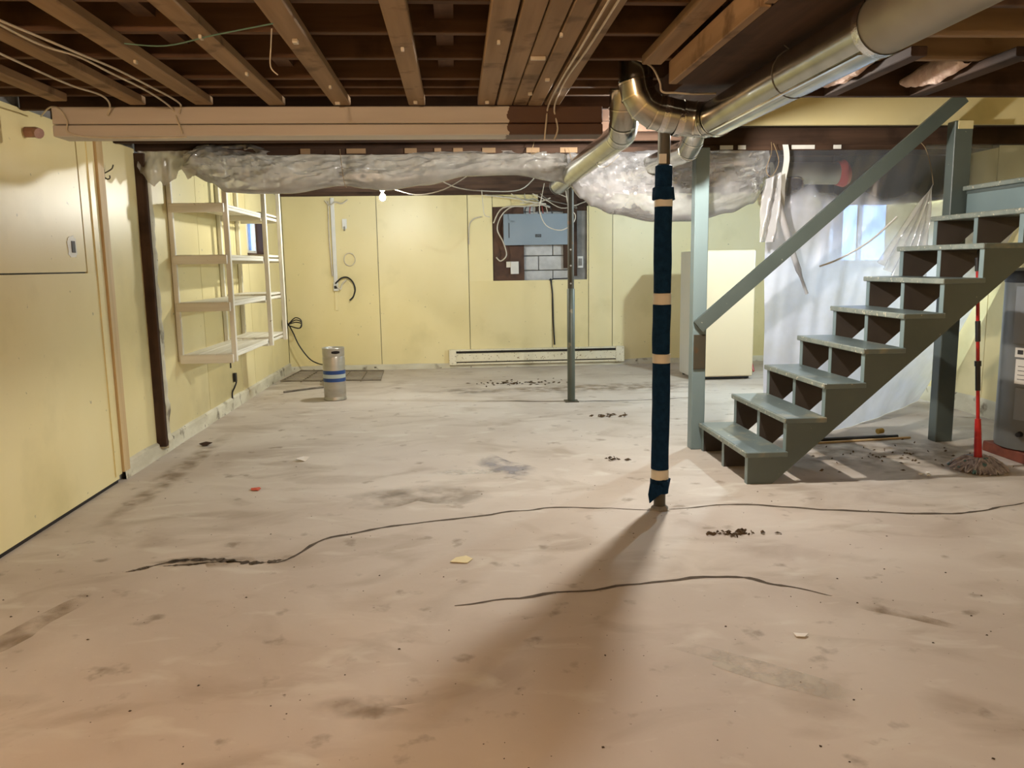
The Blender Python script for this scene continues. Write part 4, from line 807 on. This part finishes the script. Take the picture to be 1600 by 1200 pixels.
along(0, .20, [.026,.019], 'socket_cone', 'red_plastic'); along(.19, .93, .0115, 'pole', 'red_plastic'); along(.34, .48, .016, 'grip', 'black_plastic'); along(.46, .485, .021, 'lock_ring', 'black_plastic'); along(.58, .68, .016, 'grip', 'black_plastic'); along(.92, .985, .017, 'end_grip', 'black_plastic')
MB().tube([hb.lerp(ha,.02)+Vector((0,0,0)), hb+Vector((0,0,.02)), hb+Vector((.015,0,.035)), hb+Vector((.025,0,.015))], .005, 8, smooth=4).build('hang_hook', 'black_plastic', mp_)
for lab, a, b, r, mt in (('black pipe lying on the floor under the stairs', (2.62,5.98,.014),(3.5,6.03,.014), .013, 'black_plastic'), ('second black rod lying beside the thicker pipe', (2.7,6.02,.010),(3.42,6.07,.010), .009, 'cable_black'), ('tan wooden stick lying alongside the black rods under the stairs', (2.75,5.90,.010),(3.58,5.99,.010), .009, 'tan_x')):
    MB().tube([a, Vector(a).lerp(Vector(b), .5), b], r, 8).build('rod', mt, smooth=True, label=lab, cat='rod', group='rods under the stairs')
MB().tube([(3.40,6.155,.03),(3.45,6.17,.032)], .022, 10).build('pipe_fitting', 'ochre', smooth=True, label='brass pipe fitting lying by the rods under the stairs', cat='fitting')
MB().tube([(3.78,9.9,.02),(3.70,10.5,1.0)], .014, 8).build('broom_pole', 'red_plastic', smooth=True, label='thin red pole leaning behind the freezer', cat='pole')

# scraps and litter
def scrap(name, mat, c, r, label, cat, n=7, h=.006, seed=0, group=None):
    random.seed(seed); vs = []; 
    for k in range(n):
        a = 2*math.pi*k/n; q = r*(.6+.6*random.random()); vs.append((c[0]+q*math.cos(a)*1.2, c[1]+q*math.sin(a), .002+h*random.random()))
    top = [(x, y, z+.002) for x, y, z in vs]; ctr = [(c[0], c[1], .001), (c[0], c[1], .004+h)]
    fs = [((k+1) % n, k, 2*n) for k in range(n)]+[(n+k, n+(k+1) % n, 2*n+1) for k in range(n)]+[(k, (k+1) % n, n+(k+1) % n, n+k) for k in range(n)]
    MB().add(vs+top+ctr, fs).build(name, mat, label=label, cat=cat, group=group)
scrap('paper_scrap', 'paper', (-1.16,5.88), .055, 'folded white paper scrap on the open floor near the shelves', 'paper', 5, .03, 1)
scrap('paper_scrap', 'paper', (1.28,2.79), .022, 'tiny white paper scrap on the floor nearest the viewer', 'paper', 5, .006, 2)
scrap('paper_scrap', 'red_scrap', (-1.33,5.12), .04, 'small torn red scrap on the floor beside the yellow wall', 'paper', 6, .01, 3)
scrap('tile_chip', 'paper_yellow', (0,3.73), .055, 'pale yellow chip lying on the floor between the two cracks', 'chip', 5, .004, 4)
for k, (x, y) in enumerate(((3.04,4.93),(3.07,4.90),(3.1,4.96))): scrap('plaster_crumb', 'paper', (x, y), .016, ('leftmost', 'middle', 'rightmost')[k]+' of three white plaster crumbs on the floor beneath the stairs', 'crumb', 6, .012, 10+k, 'plaster crumbs under the stairs')
scrap('wood_chunk', 'old_x', (-2.05,6.5), .05, 'small brown wood chunk on the floor below the stud', 'wood', 6, .03, 21)
def litter(name, c, rx, ry, n, label, seed, s=.012, mat='leaf_dirt'):
    random.seed(seed); mb = MB()
    for k in range(n):
        x, y = c[0]+random.gauss(0, rx/2), c[1]+random.gauss(0, ry/2); a = random.random()*6.3; q = s*(.5+random.random()); h = .003+.012*random.random()
        mb.add([(x+q*1.6*math.cos(a), y+q*1.6*math.sin(a), h*.4), (x+q*.5*math.cos(a+1.5), y+q*.5*math.sin(a+1.5), .001), (x-q*1.2*math.cos(a), y-q*1.2*math.sin(a), h), (x+q*.5*math.cos(a-1.5), y+q*.5*math.sin(a-1.5), h*1.2), (x, y, h+.006)], [(0,1,4),(1,2,4),(2,3,4),(3,0,4),(3,2,1,0)])
    return mb.build(name, mat, label=label, cat='litter', kind='stuff')
litter('leaf_litter', (1.44,3.94), .16, .05, 45, 'small clump of dry leaf litter on the floor before the stairs', 31)
litter('leaf_litter', (.68,9.5), .55, .22, 70, 'dry leaf litter scattered on the floor before the baseboard heater', 32, .02)
litter('leaf_litter', (1.42,7.28), .14, .1, 26, 'dry leaf litter on the floor between the two posts', 33, .02)
litter('leaf_litter', (1.15,5.6), .1, .05, 14, 'few brown leaf crumbs on the floor behind the blue column', 34, .014)
litter('floor_debris', (3.2,5.4), .7, .4, 60, 'dirt crumbs on the floor under the stairs', 35, .010)
random.seed(5); mb = MB()
for k in range(300):
    x, y = random.uniform(-2.2, 3.0), 1.9+abs(random.gauss(0, 1))*2.2
    if y > 9 or (1.75 < x and 4.7 < y < 6): continue
    q = random.choice((.002,.003,.003,.004,.006)); a = random.random()*6
    mb.add([(x+q*math.cos(a+1.57*i)*random.uniform(.6,1.3), y+q*math.sin(a+1.57*i)*random.uniform(.6,1.3), .0008) for i in range(4)]+[(x, y, q*.7)], [(0,1,4),(1,2,4),(2,3,4),(3,0,4)])
mb.build('floor_grit', 'grit', label='dark grit specks scattered over the whole concrete floor', cat='debris', kind='stuff')
